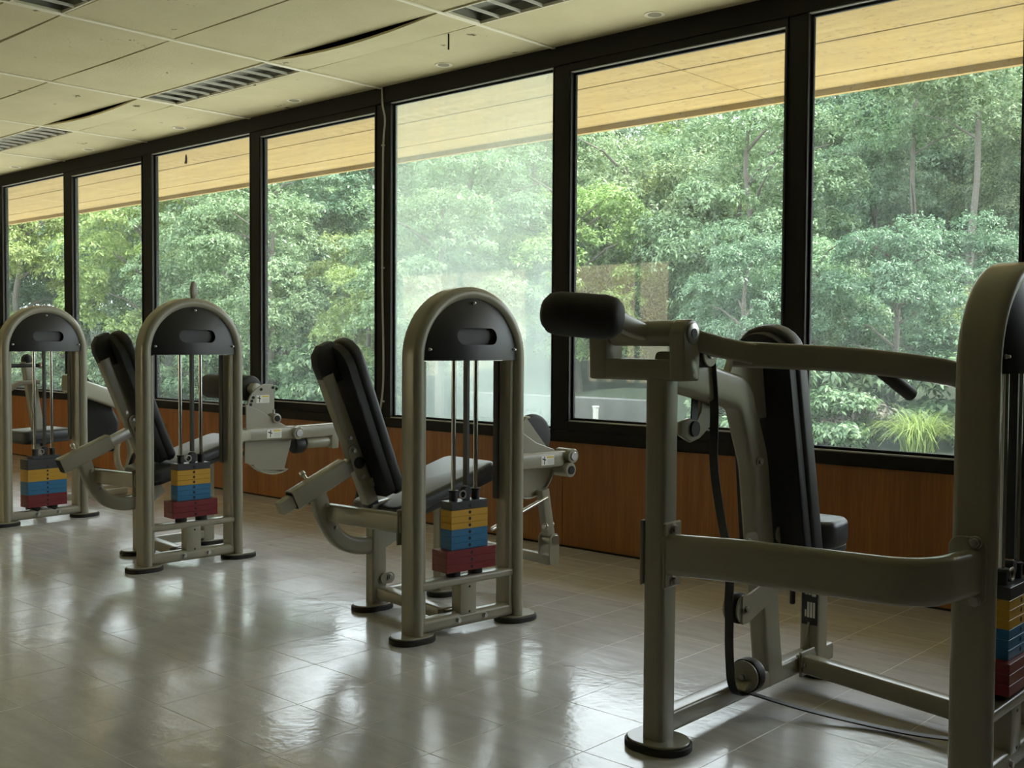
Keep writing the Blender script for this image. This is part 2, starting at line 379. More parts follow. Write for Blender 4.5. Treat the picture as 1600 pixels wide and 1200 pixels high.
# ceiling: boards between bars, louvred light boxes in the narrow rows
ceil = struct(MB().box(((X0+X1)/2, Y0/2, H+.20), (X1-X0, -Y0, .06)).build('ceiling', M['void']))
gx = [-5.58+1.503*i for i in range(-8, 8)]
rows = []; y = 0.0
while y > Y0:
    for wd, nr in ((.63, 0), (.29, 1), (.63, 0)):
        rows.append((y-wd, y, nr)); y -= wd
def board_mesh(wx, wy, bow, tilt):
    n = 8; P = []; F = []
    for lay in (0, .012):
        for i in range(n+1):
            x = -wx/2+wx*i/n; b = -bow*(1-(2*i/n-1)**2)
            for yy, tz in ((-wy/2, tilt), (wy/2, 0)): P.append((x, yy, b+tz*(1-(2*i/n-1)**2)+lay))
    N = (n+1)*2
    for i in range(n):
        F.append((2*i, 2*i+1, 2*i+3, 2*i+2)); F.append((N+2*i, N+2*i+2, N+2*i+3, N+2*i+1))
        F.append((2*i, 2*i+2, N+2*i+2, N+2*i)); F.append((2*i+1, N+2*i+1, N+2*i+3, 2*i+3))
    F.append((0, N, N+1, 1)); F.append((2*n, 2*n+1, N+2*n+1, N+2*n))
    mb = MB(); mb.add(P, F); me = mb.mesh('ceiling_board', 0); me.materials.append(M['ceiling']); return me
bmesh_cache = {}
vents = []
for ri, (ya, yb, nr) in enumerate(rows):
    for i in range(len(gx)-1):
        a, b = gx[i], gx[i+1]
        if b < X0 or a > X1: continue
        a = max(a, X0); b = min(b, X1); yy = max(ya, Y0)
        p = project(((a+b)/2, (yy+yb)/2, H))
        near = p is not None and -80 < p[0] < 1680 and -60 < p[1]
        kx = i-8; isvent = nr and ((kx-(-1)) % 2 == (0 if ((ri//3) % 2 == 0) else 1))
        if isvent and near:
            vents.append((a, b, yy, yb)); continue
        random.seed(ri*57+i*13)
        bow = 0.0; tl = 0.0
        if nr: bow = random.choice([.002, .004, .006]); tl = random.choice([-.004, -.008, -.014])
        else: bow = random.choice([0, .002, .003]); tl = random.choice([0, -.004, -.006])
        if ri == 1 and kx == 0: bow, tl = .004, -.034
        if ri == 1 and kx == -2: bow, tl = .004, -.030
        key = (round(b-a, 3), round(yb-yy, 3), bow, tl)
        if key not in bmesh_cache: bmesh_cache[key] = board_mesh(b-a-.012, yb-yy-.011, bow, tl)
        link('ceiling_board', bmesh_cache[key], ceil, ((a+b)/2, (yy+yb)/2, H))
random.seed(11)
for i, x in enumerate(gx):
    if X0 < x < X1: MB().box((x, Y0/2-.004, H-.002), (.026, -Y0-.012, .014)).build('grid_bar', M['tbar'], ceil, .003, 1)
# dark seams at the edges of the window frames are real gaps; housing over the whole ceiling is the void above
VB = {}
def vent_meshes(L, W):
    key = (round(L, 3), round(W, 3))
    if key in VB: return VB[key]
    fr = MB(); t = .012
    for s in (-1, 1):
        fr.box((0, s*(W/2-t/2), 0), (L, t, .016)); fr.box((s*(L/2-t/2), 0, 0), (t, W-2*t, .016))
    fm = fr.mesh('frame', .002, 1); fm.materials.append(M['tbar'])
    bl = MB().box((0, 0, .002), (.0032, W-2*t, .016)).mesh('blade', 0); bl.materials.append(M['louvre'])
    hb = MB(); hb.box((0, 0, .055), (L, W, .004))
    for s in (-1, 1): hb.box((0, s*(W/2-.002), .03), (L, .004, .05)); hb.box((s*(L/2-.002), 0, .03), (.004, W-.008, .05))
    hm = hb.mesh('housing', 0); hm.materials.append(M['louvrebox'])
    VB[key] = (fm, bl, hm); return VB[key]
VLAB = {}
vents.sort(key=lambda q: (-(q[2]), q[0]))
for a, b, ya, yb in vents:
    L = b-a-.03; W = yb-ya-.012
    fm, bl, hm = vent_meshes(L, W)
    row = round(-(ya+yb)/2, 2); col = round((a+b)/2, 1)
    if row < 1:
        lab = {-6.3: 'louvred ceiling light box near the windows, midway along, nine white cross blades', -3.3: 'louvred ceiling light box at the top edge above the fogged window',
               -9.3: 'louvred ceiling light box at the left edge of the photo'}.get(col, 'louvred ceiling light box in the row nearest the windows')
    else:
        lab = 'louvred ceiling light box in the top left corner, one row farther from the windows' if col == -4.8 and row < 3 else 'louvred ceiling light box in the row farther from the windows'
    t = thing('louvre_light', lab, 'ceiling light', ((a+b)/2, (ya+yb)/2-.004, H), 0, 'louvred ceiling lights')
    link('frame', fm, t); link('housing', hm, t)
    n = 10
    for i in range(1, n): link('blade', bl, t, (-L/2+L*i/n, 0, 0))
# round caps and holes near the windows
cap = MB().lathe((0, 0, .004), (0, 0, -1), [(0, .055), (.006, .055), (.008, .050), (.005, .040)], 24).mesh('ring', 0); cap.materials.append(M['tbar'])
capc = MB().cyl((0, 0, .002), (0, 0, -.003), .036, 20).mesh('cap_plate', 0); capc.materials.append(mat('dull_cap', (.33, .30, .20), .7))
for x in (-3.28, -4.83, -6.33, -7.83, -9.33, -10.83, -12.3):
    lab = {-3.28: 'round ceiling cap above the widest clear window', -4.83: 'round ceiling cap above the fogged window beside a crack', -6.33: 'round ceiling cap in front of the louvred light box midway',
           -7.83: 'round ceiling cap above the third window from the left', -9.33: 'round ceiling cap above the second window from the left', -10.83: 'round ceiling cap above the leftmost window'}.get(x, 'round ceiling cap beyond the left edge')
    t = thing('ceiling_cap', lab, 'ceiling cap', (x, -.165, H-.001), 0, 'round caps in the ceiling'); link('ring', cap, t); link('cap_plate', capc, t)
t = tag(MB().cyl((0, 0, .004), (0, 0, -.0025), .040, 20).build('open_hole', M['hole']), 'dark round hole in a ceiling board beside the middle louvred light', 'hole'); t.location = (-6.29, -1.24, H)
t = tag(MB().cyl((0, 0, 0), (0, 0, -.085), .005, 8).build('hanging_wire', M['hole']), 'short dark wire hanging from the ceiling above the fogged window', 'wire'); t.location = (-4.334, -0.610, H)

# roof over the room and the tan soffit outside
SZ = 2.86; SE = 1.92
roof = struct(MB().box(((X0+X1)/2, (Y0-2+SE)/2, 3.42), (X1-X0+4, SE+2-Y0, .3)).build('roof', M['roofing']))
sof = struct(MB().box(((X0+X1)/2, 1.08, SZ+.33), (X1-X0+4, 1.66, .12)).build('soffit', M['soffit']))
for i in range(-4, 8):
    a = -16.4+3.0*(i+2)-2.4
    for yc, wd in ((.56, .60), (1.21, .68), (1.735, .35)):
        MB().box((a+1.5, yc, SZ+.012), (2.992, wd-.008, .024)).build('soffit_board', M['soffit'], sof, .002, 1)
struct(MB().box(((X0+X1)/2, SE+.01, SZ+.27), (X1-X0+4, .04, .62)).build('trim_1', M['soffit']))
struct(MB().box(((X0+X1)/2, Y0-1.1, SZ+.2), (X1-X0+4, 1.8, .1)).build('added_rear_overhang', M['soffit']))  # unseen overhang, added to shade the rear windows

# ------------------------------------------------------------------ windows
panes = [(-14.60, -13.15, 0), (-13.04, -11.62, 1), (-11.50, -10.13, 0), (-9.99, -8.684, 1), (-8.53, -7.092, 0), (-6.97, -5.631, 1), (-5.49, -4.082, 0), (-3.97, -2.602, 1), (-2.50, -1.51, 0), (-1.40, -.02, 1)]
FD = .075
hd = struct(MB().box(((X0+X1)/2, FD/2-.02, (2.757+H+.12)/2), (X1-X0, FD, H+.12-2.757)).build('trim_2', M['frame'], None, .004, 1))
bt = struct(MB().box(((X0+X1)/2, FD/2-.02, (WB+.672)/2), (X1-X0, FD, .672-WB)).build('trim_3', M['frame'], None, .004, 1))
prev = X0; k = 4
for i, (a, b, sash) in enumerate(panes+[(X1, X1, 0)]):
    if a-prev > .01:
        struct(MB().box(((prev+a)/2, FD/2-.015, (.672+2.757)/2), (a-prev, FD-.01, 2.757-.672)).build('trim_%d' % k, M['frame'], None, .004, 1)); k += 1
    prev = b
for i, (a, b, sash) in enumerate(panes):
    wdw = struct(thing('window_%d' % (i+1), None, None, ((a+b)/2, .05, .672)))
    ww = b-a; z1 = 2.757-.672
    hazy = (i == 6)
    if sash:
        sb = .057; st = .044; sl = .03
        fr = MB()
        fr.box((0, -.03, sb/2), (ww, .075, sb)); fr.box((0, -.03, z1-st/2), (ww, .075, st))
        for s in (-1, 1): fr.box((s*(ww/2-.006), -.03, (sb+z1-st)/2), (.012, .075, z1-sb-st))
        fr.build('sash_frame', M['frame'], wdw, .004, 1)
        gx0, gx1, gz0, gz1 = -ww/2+.012, ww/2-.012, sb, z1-st
    else:
        gx0, gx1, gz0, gz1 = -ww/2, ww/2, 0, z1
    rv = MB(); d0, d1 = -.062, -.034
    rv.box((gx0+.003, (d0+d1)/2, (gz0+gz1)/2), (.006, d1-d0, gz1-gz0)); rv.box((gx1-.003, (d0+d1)/2, (gz0+gz1)/2), (.006, d1-d0, gz1-gz0))
    rv.build('reveal', M['reveal'], wdw)
    MB().box(((gx0+gx1)/2, (d0+d1)/2, gz1-.003), (gx1-gx0-.012, d1-d0, .006)).build('top_reveal', M['lit_reveal'], wdw)
    MB().box(((gx0+gx1)/2, (d0+d1)/2, gz0+.003), (gx1-gx0-.012, d1-d0, .006)).build('bottom_reveal', M['lit_reveal'], wdw)
    gb = MB(); g = .014
    for s in (gx0+.006+g/2, gx1-.006-g/2): gb.box((s, -.030, (gz0+gz1)/2), (g, .02, gz1-gz0-.012))
    for s in (gz0+.006+g/2, gz1-.006-g/2): gb.box(((gx0+gx1)/2, -.030, s), (gx1-gx0-.012-2*g, .02, g))
    gb.build('glazing_bead', M['frame'], wdw, .002, 1)
    MB().box(((gx0+gx1)/2, -.030, (gz0+gz1)/2), (gx1-gx0-.016, .005, gz1-gz0-.016)).build('pane', M['glass_hazy' if hazy else 'glass'], wdw)
t = thing('dead_moth', 'small dark moth stuck high on the third window from the left', 'moth', (-8.025, .012, 2.660))
MB().lathe((0, 0, .04), (0, 0, -.04), [(0, .003), (.02, .008), (.05, .010), (.078, .004)], 12).build('body', M['bark'], t)
for s_ in (-1, 1): MB().prism([(0, .012), (s_*.020, -.03), (s_*.012, -.036), (0, -.012)], (0, -.004, 0), EX, EZ, EY, -.0015, .0015).build('wing', M['bark'], t)
sill = struct(MB().box(((X0+X1)/2, .21, .60), (X1-X0, .30, .05)).build('window_sill_outside', M['concrete'], None, .005, 1))

# cable down the mullion between the fourth window and the fogged one
t = thing('wall_cable', 'thin grey cable clipped to the black mullion left of the fogged window', 'cable', (-5.556, -.028, .62))
MB().sweep(spline([(0, 0, H-.625), (.012, -.004, 2.12), (.03, 0, 2.02), (.012, 0, 1.8), (.006, 0, 1.0), (.02, -.002, .5), (.014, 0, .25), (-.02, 0, .06), (-.03, .012, -.02)], 6), circ(.0065, 8), (0, 1, 0)).build('wire', M['conduit'], t)
for z in (1.86, 1.05, .16): MB().box((.012, .0, z), (.024, .016, .012)).build('clip', M['conduit'], t, .002, 1)
t = thing('socket_box', 'small grey socket box on the wood panel under the cable', 'socket', (-5.60, -.028, .44))
MB().box((0, .008, .065), (.075, .04, .13)).build('box', M['conduit'], t, .006, 2); MB().cyl((0, -.010, .045), (0, -.016, .045), .014, 14).build('outlet', M['hole'], t)

# ------------------------------------------------------------------ weight machines
UC = .2715; HS = .2615            # tower centre and half span in the machine's own frame
TUBE = rrect(.050, .110, .024, 6)
_cache = {}
def shared(key, fn):
    if key not in _cache: _cache[key] = fn()
    return _cache[key]
def part(key, fn, name, material, parent, loc=None, bev=0, seg=2, angle=35):
    def mk():
        me = fn().mesh(name, bev, seg, angle); me.materials.append(material); return me
    return link(name, shared(key, mk), parent, loc)
def panel_mesh():
    Rr = HS-.020; n = 28; P = []; F = []; zc = 1.113; z0 = 1.104
    rowsN = 16
    def vf(x, z): r2 = (x*x+(max(z-zc, 0))**2)/(Rr*Rr); return -.040-.055*max(0, 1-r2)
    for lay in (0, 1):
        for j in range(rowsN+1):
            for i in range(n+1):
                t = math.pi*(1-i/n); f = j/rowsN
                x = Rr*math.cos(t); zt = zc+Rr*math.sin(t)
                z = z0+(zt-z0)*f
                P.append((UC+x, vf(x, z)+.010*lay, z))
    N = (n+1)*(rowsN+1)
    for j in range(rowsN):
        for i in range(n):
            a = j*(n+1)+i; F.append((a, a+1, a+n+2, a+n+1)); F.append((N+a, N+a+n+1, N+a+n+2, N+a+1))
    for i in range(n): F.append((i, N+i, N+i+1, i+1)); a = rowsN*(n+1)+i; F.append((a, a+1, N+a+1, N+a))
    mb = MB(); mb.add(P, F)
    me = bpy.data.meshes.new('header_panel'); me.from_pydata(mb.v, [], mb.f)
    bm = bmesh.new(); bm.from_mesh(me); bmesh.ops.remove_doubles(bm, verts=bm.verts, dist=1e-5); bmesh.ops.recalc_face_normals(bm, faces=bm.faces); bm.to_mesh(me); bm.free()
    me.materials.append(M['panel'])
    o = link('tmp_panel', me)
    cut = MB().prism([(x, z) for x, z in rrect(.205, .066, .033, 8)], (UC, 0, 1.200), EX, EZ, EY, -.2, .05).build('tmp_cut', M['panel'])
    md = o.modifiers.new('b', 'BOOLEAN'); md.object = cut; md.operation = 'DIFFERENCE'; md.solver = 'EXACT'
    dg = bpy.context.evaluated_depsgraph_get(); res = bpy.data.meshes.new_from_object(o.evaluated_get(dg)); res.name = 'header_panel'
    bpy.data.objects.remove(o); bpy.data.objects.remove(cut)
    res.shade_smooth(); res.set_sharp_from_angle(angle=R(40)); return res
def stadium(a, b, n=10): return rrect(a, b, min(a, b)/2, n)
def foot(parent, u, v, L=.19, W=.12, rot=0):
    f = part(('foot', L, W), lambda: MB().prism(stadium(L, W), (0, 0, 0), EX, EY, EZ, .020, .028), 'foot_plate', M['paint'], parent, (u, v, 0), .002, 1)
    f.rotation_euler = (0, 0, rot)
    link('rubber_pad', shared(('fpad', L, W), lambda: _mk(MB().prism(stadium(L+.014, W+.014), (0, 0, 0), EX, EY, EZ, .0, .0205), 'rubber_pad', M['rubber'])), f)
    return f
def _mk(mb, name, material, bev=.002, seg=1):
    me = mb.mesh(name, bev, seg); me.materials.append(material); return me
def weight_plate(parent, key, width, depth, h, z, material, label, hole=True):
    o = link('weight_plate', shared(('plate', key, width), lambda: _mk(MB().box((0, 0, h/2), (width, depth, h-.0008)), 'weight_plate', material, .0008, 1)), parent, (UC, 0, z))
    o['label'] = label
    if hole: link('pin_hole', shared(('pinhole', depth), lambda: _mk(MB().cyl((0, -depth/2+.002, h*.5), (0, -depth/2-.0006, h*.5), .0068, 12), 'pin_hole', M['hole'], 0)), o)
    return o
def tower(t, kind='low'):
    path = [(UC-HS, 0, .02), (UC-HS, 0, .6)]+[(UC-HS*math.cos(math.pi*i/28), 0, 1.113+HS*math.sin(math.pi*i/28)) for i in range(29)]+[(UC+HS, 0, .6), (UC+HS, 0, .02)]
    part('arch', lambda: MB().sweep(path, TUBE, (0, 1, 0)), 'arch_frame', M['paint'], t, angle=60)
    for s in (-1, 1):
        part(('chan', s), lambda: MB().sweep([(UC+s*(HS-.034), .012, .05), (UC+s*(HS-.034), .012, 1.10)], rrect(.018, .085, .004, 2), (0, 1, 0)), 'inner_channel', M['paint'], t)
    p = link('header_panel', shared('panel', panel_mesh), t); p['label'] = 'domed black plastic header panel'
    for x, z in ((0, HS-.040), (-HS+.042, .035), (HS-.042, .035)): bolt(p, (UC+x, -.052 if x else -.055, 1.113+z), (0, -1, 0), .0045)
    part('slot', lambda: MB().prism(stadium(.30, .12), (UC, 0, 1.200), EX, EZ, EY, -.056, -.020), 'slot_recess', M['slot'], t, None, .002, 1)
    for s in (-1, 1):
        part(('rod', s), lambda: MB().cyl((UC+s*.058, 0, .20 if kind != 'floor' else .06), (UC+s*.058, 0, 1.12), .0095, 16), 'guide_rod', M['chrome'], t)
    # stack
    if kind == 'low':
        zb = .256; hs = [(.029, 'red', .256, .098)]*3+[(.0270, 'blue', .190, .070)]*3+[(.0262, 'yellow', .190, .070)]*3
    else:
        zb = .103; hs = [(.0265, 'red', .262, .10)]*3+[(.0285, 'blue', .262, .10)]*3+[(.0255, 'yellow', .262, .10)]*3
    z = zb
    for h, c, wd, dp in hs:
        weight_plate(t, (c, h, kind), wd, dp, h, z, M[c], '%s weight plate' % c); z += h
    if kind != 'low':
        weight_plate(t, ('k', kind), .262, .10, .066, z, M['blackplate'], 'thick black top plate'); z += .066
    hp = .034 if kind == 'low' else .02
    weight_plate(t, ('top', kind), .186, .070, hp, z, M['blackplate'], 'black top plate', kind == 'low'); z += hp
    for s in (-1, 1): part(('bush', s, kind), lambda: MB().lathe((UC+s*.058, 0, z), (UC+s*.058, 0, z+.1), [(0, .017), (.036, .017), (.038, .020), (.043, .020), (.044, .012)], 18), 'bushing', M['rubber'], t)
    part(('stem', kind), lambda: MB().box((UC+.008, 0, z+.022), (.030, .020, .046)).cyl((UC+.008, -.014, z+.036), (UC+.008, .014, z+.036), .020, 18), 'selector_head', M['rubber'], t, None, .002, 1)
    part(('hookring', kind), lambda: MB().sweep([(UC-.022+.016*math.cos(a), -.016, z+.024+.016*math.sin(a)) for a in [2*math.pi*i/14 for i in range(14)]], circ(.0035, 6), (0, 1, 0), closed=True), 'snap_ring', M['steel'], t)
    part(('cable', kind), lambda: MB().box((UC+.008, 0, (z+.06+1.12)/2), (.0125, .026, 1.12-z-.06)), 'lift_belt', M['belt'], t)
    part('sidebelt', lambda: MB().sweep([(UC+HS-.066, .03, 1.10), (UC+HS-.062, .035, .52 if kind == 'low' else .56)], rrect(.010, .034, .003, 2), (0, 1, 0)), 'side_belt', M['belt'], t)
    # bars
    stopz = .231 if kind == 'low' else .065
    for s in (-1, 1): part(('stop', s, kind), lambda: MB().cyl((UC+s*.058, 0, stopz), (UC+s*.058, 0, zb), .030, 20), 'rubber_stop', M['rubber'], t, None, .002, 1)
    if kind == 'low':
        part('xbar', lambda: MB().sweep([(UC-HS+.02, .0, .214), (UC+HS-.02, .0, .214)], rrect(.034, .07, .012, 4), (0, 1, 0)), 'stack_crossbar', M['paint'], t)
        st = part('stub', lambda: MB().box((UC, .0, .135), (.085, .060, .135)), 'centre_stub', M['paint'], t, None, .006, 2)
        for z_ in (.185, .083): link('hole_mark', shared('hm', lambda: _mk(MB().cyl((0, .001, 0), (0, -.0008, 0), .005, 10), 'hole_mark', M['hole'], 0)), st, (UC+.005, -.030, z_))
    bb = part('bbar', lambda: MB().sweep([(UC-HS+.015, .0, .055), (UC+HS-.015, .0, .055)], rrect(.058, .062, .02, 5), (0, 1, 0)), 'bottom_bar', M['paint'], t)
    for x in (-.055, .085): bolt(bb, (UC+x, -.031, .055), (0, -1, 0), .010)
    foot(t, UC-HS, 0, .18, .13, 0); foot(t, UC+HS+.02, 0, .18, .13, 0)

def back_pad(t, base, top, w, th, standoff, v0, name='backrest', taper=.86):
    # pad lying along the line base->top in the u-z plane at v0, in front (+u) of it
    a = Vector((base[0], v0, base[1])); b = Vector((top[0], v0, top[1])); e1 = (b-a).normalized(); L = (b-a).length; e2 = EY.copy(); e3 = e2.cross(e1); e3 = e3 if e3.x > 0 else -e3
    pts = [(0.02, -w), (0, -w+.03), (0, w-.03), (.02, w)]
    wt = w*taper
    pts += [(L-wt*.9, wt)]+[(L-wt*.9+wt*.9*math.sin(R(q)), wt*math.cos(R(q))) for q in range(15, 180, 15)]+[(L-wt*.9, -wt)]
    o = MB().prism(pts, a, e1, e2, e3, standoff, standoff+th).build(name, M['vinyl'], t, .018, 4, 50)
    o2 = MB().prism([(x*.97+.008, y*.93) for x, y in pts], a, e1, e2, e3, standoff-.040, standoff+.004).build('backing_board', M['rubber'], o, .003, 1)
    return o
def seat_pad(t, ua, za, ub, zb, v0, w, th, name='seat', wfront=None):
    a = Vector((ua, v0, za)); b = Vector((ub, v0, zb)); e1 = (b-a).normalized(); L = (b-a).length; e2 = EY.copy(); e3 = -e2.cross(e1); e3 = e3 if e3.z > 0 else -e3
    wf = wfront or w; P = []
    r = .05
    for (x, y, s, rr) in ((L-r, wf-r, 0, r), (r, w-r, 90, r), (r, -w+r, 180, r), (L-r, -wf+r, 270, r)):
        for q in range(0, 91, 15): P.append((x+rr*math.cos(R(s+q)), y+rr*math.sin(R(s+q))))
    o = MB().prism(P, a, e1, e2, e3, -th, 0).build(name, M['seatvinyl'], t, .022, 4, 50)
    MB().prism([(x*.96+.01, y*.94) for x, y in P], a, e1, e2, e3, -th-.018, -th+.004).build('seat_board', M['rubber'], o, .003, 1)
    return o
def warn_label(parent, O, e1, e2, e3, w_=.085, h_=.042):
    O = Vector(O); n = Vector(e3)
    o = MB().prism([(-w_/2, -h_/2), (w_/2, -h_/2), (w_/2, h_/2), (-w_/2, h_/2)], O, e1, e2, e3, 0, .0008).build('warning_label', M['label_w'], parent)
    o['label'] = 'small white warning sticker with black figure and yellow bar'
    MB().prism([(w_*-.05, h_*.22), (w_*.45, h_*.22), (w_*.45, h_*.42), (w_*-.05, h_*.42)], O, e1, e2, e3, .0006, .0012).build('yellow_bar', M['label_y'], o)
    fig = MB()
    fig.prism([(-w_*.30, -h_*.40), (-w_*.25, -h_*.40), (-w_*.22, h_*.42), (-w_*.28, h_*.42)], O, e1, e2, e3, .0006, .0012)
    fig.prism([(-w_*.42, h_*.12), (-w_*.15, -h_*.02), (-w_*.15, h_*.10), (-w_*.42, h_*.26)], O, e1, e2, e3, .0006, .0013)
    fig.build('black_figure', M['label_k'], o)
    ln = MB()
    for q in range(3): ln.prism([(-w_*.02, -h_*.36+q*h_*.17), (w_*.43, -h_*.36+q*h_*.17), (w_*.43, -h_*.30+q*h_*.17), (-w_*.02, -h_*.30+q*h_*.17)], O, e1, e2, e3, .0006, .0011)
    ln.build('text_lines', M['conduit'], o)

BOX = rrect(.068, .05, .008, 3)
def leg_machine(t, v0, ext, seat_v, posts, spine, pad, tube, railv):
    """seat unit of the two leg machines; u forward to the window, v away from the tower"""
    (pa, pb) = posts
    # spine behind the back pad
    sb, stp = spine
    sp = MB().sweep([(sb[0], v0, sb[1]), (stp[0], v0, stp[1])], rrect(.062, .058, .010, 4), (0, 1, 0)).build('backrest_spine', M['paint'], t)
    ax = Vector((stp[0]-sb[0], 0, stp[1]-sb[1])).normalized(); nr = Vector((ax.z, 0, -ax.x))
    B = Vector((sb[0], v0, sb[1])); L = (Vector((stp[0], v0, stp[1]))-B).length
    MB().sweep([B-ax*.018, B+ax*.004], rrect(.058, .054, .010, 4), (0, 1, 0)).build('end_cap', M['rubber'], sp)
    MB().sweep([B+ax*(L-.004), B+ax*(L+.05)], rrect(.058, .054, .010, 4), (0, 1, 0)).build('end_cap', M['rubber'], sp)
    bolt(sp, B+ax*(L*.52)-Vector((0, .030, 0))-nr*.005, (0, -1, 0), .009)
    # ear joining pad
    ear = MB().prism(stadium(.075, .042), B+ax*.085+nr*.04, nr, ax, EY, -.033, -.027).build('pad_lug', M['paint'], sp, .001, 1); bolt(ear, B+ax*.085+nr*.058-Vector((0, .034, 0)), (0, -1, 0), .008)
    back_pad(t, pad[0], pad[1], .125, .055, .050, v0)
    MB().prism([(-.030, L-.03), (-.034, L+.05), (-.022, L+.095), (.015, L+.125), (.080, L+.125), (.085, L-.05), (.03, L-.05)], B, nr, ax, EY, -.028, .028).build('top_bracket', M['rubber'], sp, .008, 2)
    # swivel bracket and telescopic tube
    (ts, te, ie, sw) = tube
    d = Vector((te[0]-ts[0], 0, te[1]-ts[1])).normalized()
    tb = MB().sweep([(ts[0], v0, ts[1]), (te[0], v0, te[1])], rrect(.082, .066, .010, 3), (0, 1, 0)).build('adjuster_tube', M['paint'], t)
    MB().sweep([Vector((te[0], v0, te[1]))-d*.003, Vector((te[0], v0, te[1]))+d*.002], rrect(.070, .056, .006, 3), (0, 1, 0)).build('tube_mouth', M['hole'], tb)
    MB().sweep([Vector((ts[0], v0, ts[1]))-d*(sw+.03), (ie[0], v0, ie[1])], rrect(.054, .050, .004, 2), (0, 1, 0)).build('inner_bar', M['steel'] if ext == 'up' else M['paint'], t)
    q = Vector((ts[0], v0, ts[1]))-d*sw
    br = MB().prism(stadium(.055, .17, 8), q+Vector((0, 0, .0))-nr*.006, nr, ax, EY, -.040, -.033).build('swivel_bracket', M['paint'], t, .0015, 1)
    MB().cyl(q+Vector((0, -.045, 0)), q+Vector((0, .045, 0)), .026, 20).build('swivel_pin', M['rubber'], br)
    for s in (-1, 1): bolt(br, q-nr*.006+ax*s*.06-Vector((0, .041, 0)), (0, -1, 0), .010)
    # pull pin
    k = Vector((ts[0], v0, ts[1]))*.35+Vector((te[0], v0, te[1]))*.65
    pp = MB().cyl(k+Vector((0, .02, .03)), k+Vector((0, .06, .055)), .007, 10).lathe(k+Vector((0, .055, .05)), k+Vector((0, .09, .072)), [(0, .008), (.004, .013), (.02, .013), (.024, .006)], 12).build('pull_pin', M['steel'], tb)
    # bow and rail
    um, zm = (ts[0]*.38+te[0]*.62, ts[1]*.38+te[1]*.62)
    bow = spline([(um+.025, v0, zm-.03), (um+.065, v0, zm-.14), (um+.135, v0, zm-.235), (um+.25, v0, zm-.275), (um+.37, v0, zm-.255), (um+.46, v0, zm-.20)], 6)
    bo = MB().sweep(bow, rrect(.074, .054, .018, 4), (0, 1, 0)).build('bow_tube', M['paint'], t, angle=60)
    for z_, du in ((zm-.075, .055), (zm-.175, .10)): bolt(bo, (um+du, v0-.026, z_), (0, -1, 0), .009)
    rl = MB().sweep([(-.025, railv, .448), (.012, .05, .458)], rrect(.05, .076, .010, 3), (0, 0, 1)).build('seat_rail', M['paint'], t)
    MB().box((.008, .062, .445), (.06, .008, .14)).build('rail_flange', M['paint'], rl, .002, 1)
    for z_ in (.545, .375): bolt(t, (.0365, -.004, z_), (1, 0, 0), .011)
    # posts, base rail
    for i, (u, v) in enumerate((pa, pb)):
        po = MB().sweep([(u, v, .028), (u, v, .44 if i == 0 else .50)], rrect(.075, .06, .010, 3), (0, 1, 0)).build('seat_post', M['paint'], t)
        foot(t, u-.02 if i == 0 else u+.02, v, .18, .12, 0)
    lug = MB().prism(stadium(.075, .05), (pa[0]+.035, pa[1]-.036, .135), EX, EZ, EY, -.004, .004).build('post_lug', M['paint'], t, .001, 1); bolt(lug, (pa[0]+.045, pa[1]-.042, .14), (0, -1, 0), .010)
    MB().sweep([(pa[0]+.01, pa[1]-.02, .075), (UC-.035, .03, .062)], rrect(.062, .05, .008, 3), (0, 0, 1)).build('base_rail', M['paint'], t)
    MB().box((UC-.03, .055, .060), (.13, .008, .062)).build('rail_flange', M['paint'], t, .002, 1)
    MB().sweep([(pa[0], pa[1], .060), (pb[0], pb[1], .060)], rrect(.055, .05, .008, 3), (0, 0, 1)).build('base_rail', M['paint'], t)
    MB().sweep([(pa[0]-.03, pa[1], .435), (pb[0], pb[1], .50), (pb[0]+.10, pb[1], .54)], rrect(.06, .05, .008, 3), (0, 1, 0)).build('seat_frame', M['paint'], t)
    (ua, za), (ub, zb) = seat_v
    seat_pad(t, ua, za, ub, zb, v0+.01, .19, .065)
    kn = MB().cyl((ub-.02, v0-.20, zb-.10), (ub-.02, v0-.235, zb-.10), .017, 14).build('seat_knob', M['rubber'], t, .003, 1)
    # grip handles beside the seat
    MB().sweep(fillet([(ua+.02, v0+.20, za-.10), (ua+.10, v0+.24, za+.06), (ua+.17, v0+.24, za+.09)], .03), circ(.014, 12), (0, 1, 0)).build('side_grip', M['foam'], t)

def plate_uz(pts, v, th, name, material, parent, bev=.002): return MB().prism(pts, (0, v, 0), EX, EZ, EY, -th/2, th/2).build(name, material, parent, bev, 1, 40)
def arc(c, r, a0, a1, n=14): return [(c[0]+r*math.cos(R(a0+(a1-a0)*i/n)), c[1]+r*math.sin(R(a0+(a1-a0)*i/n))) for i in range(n+1)]

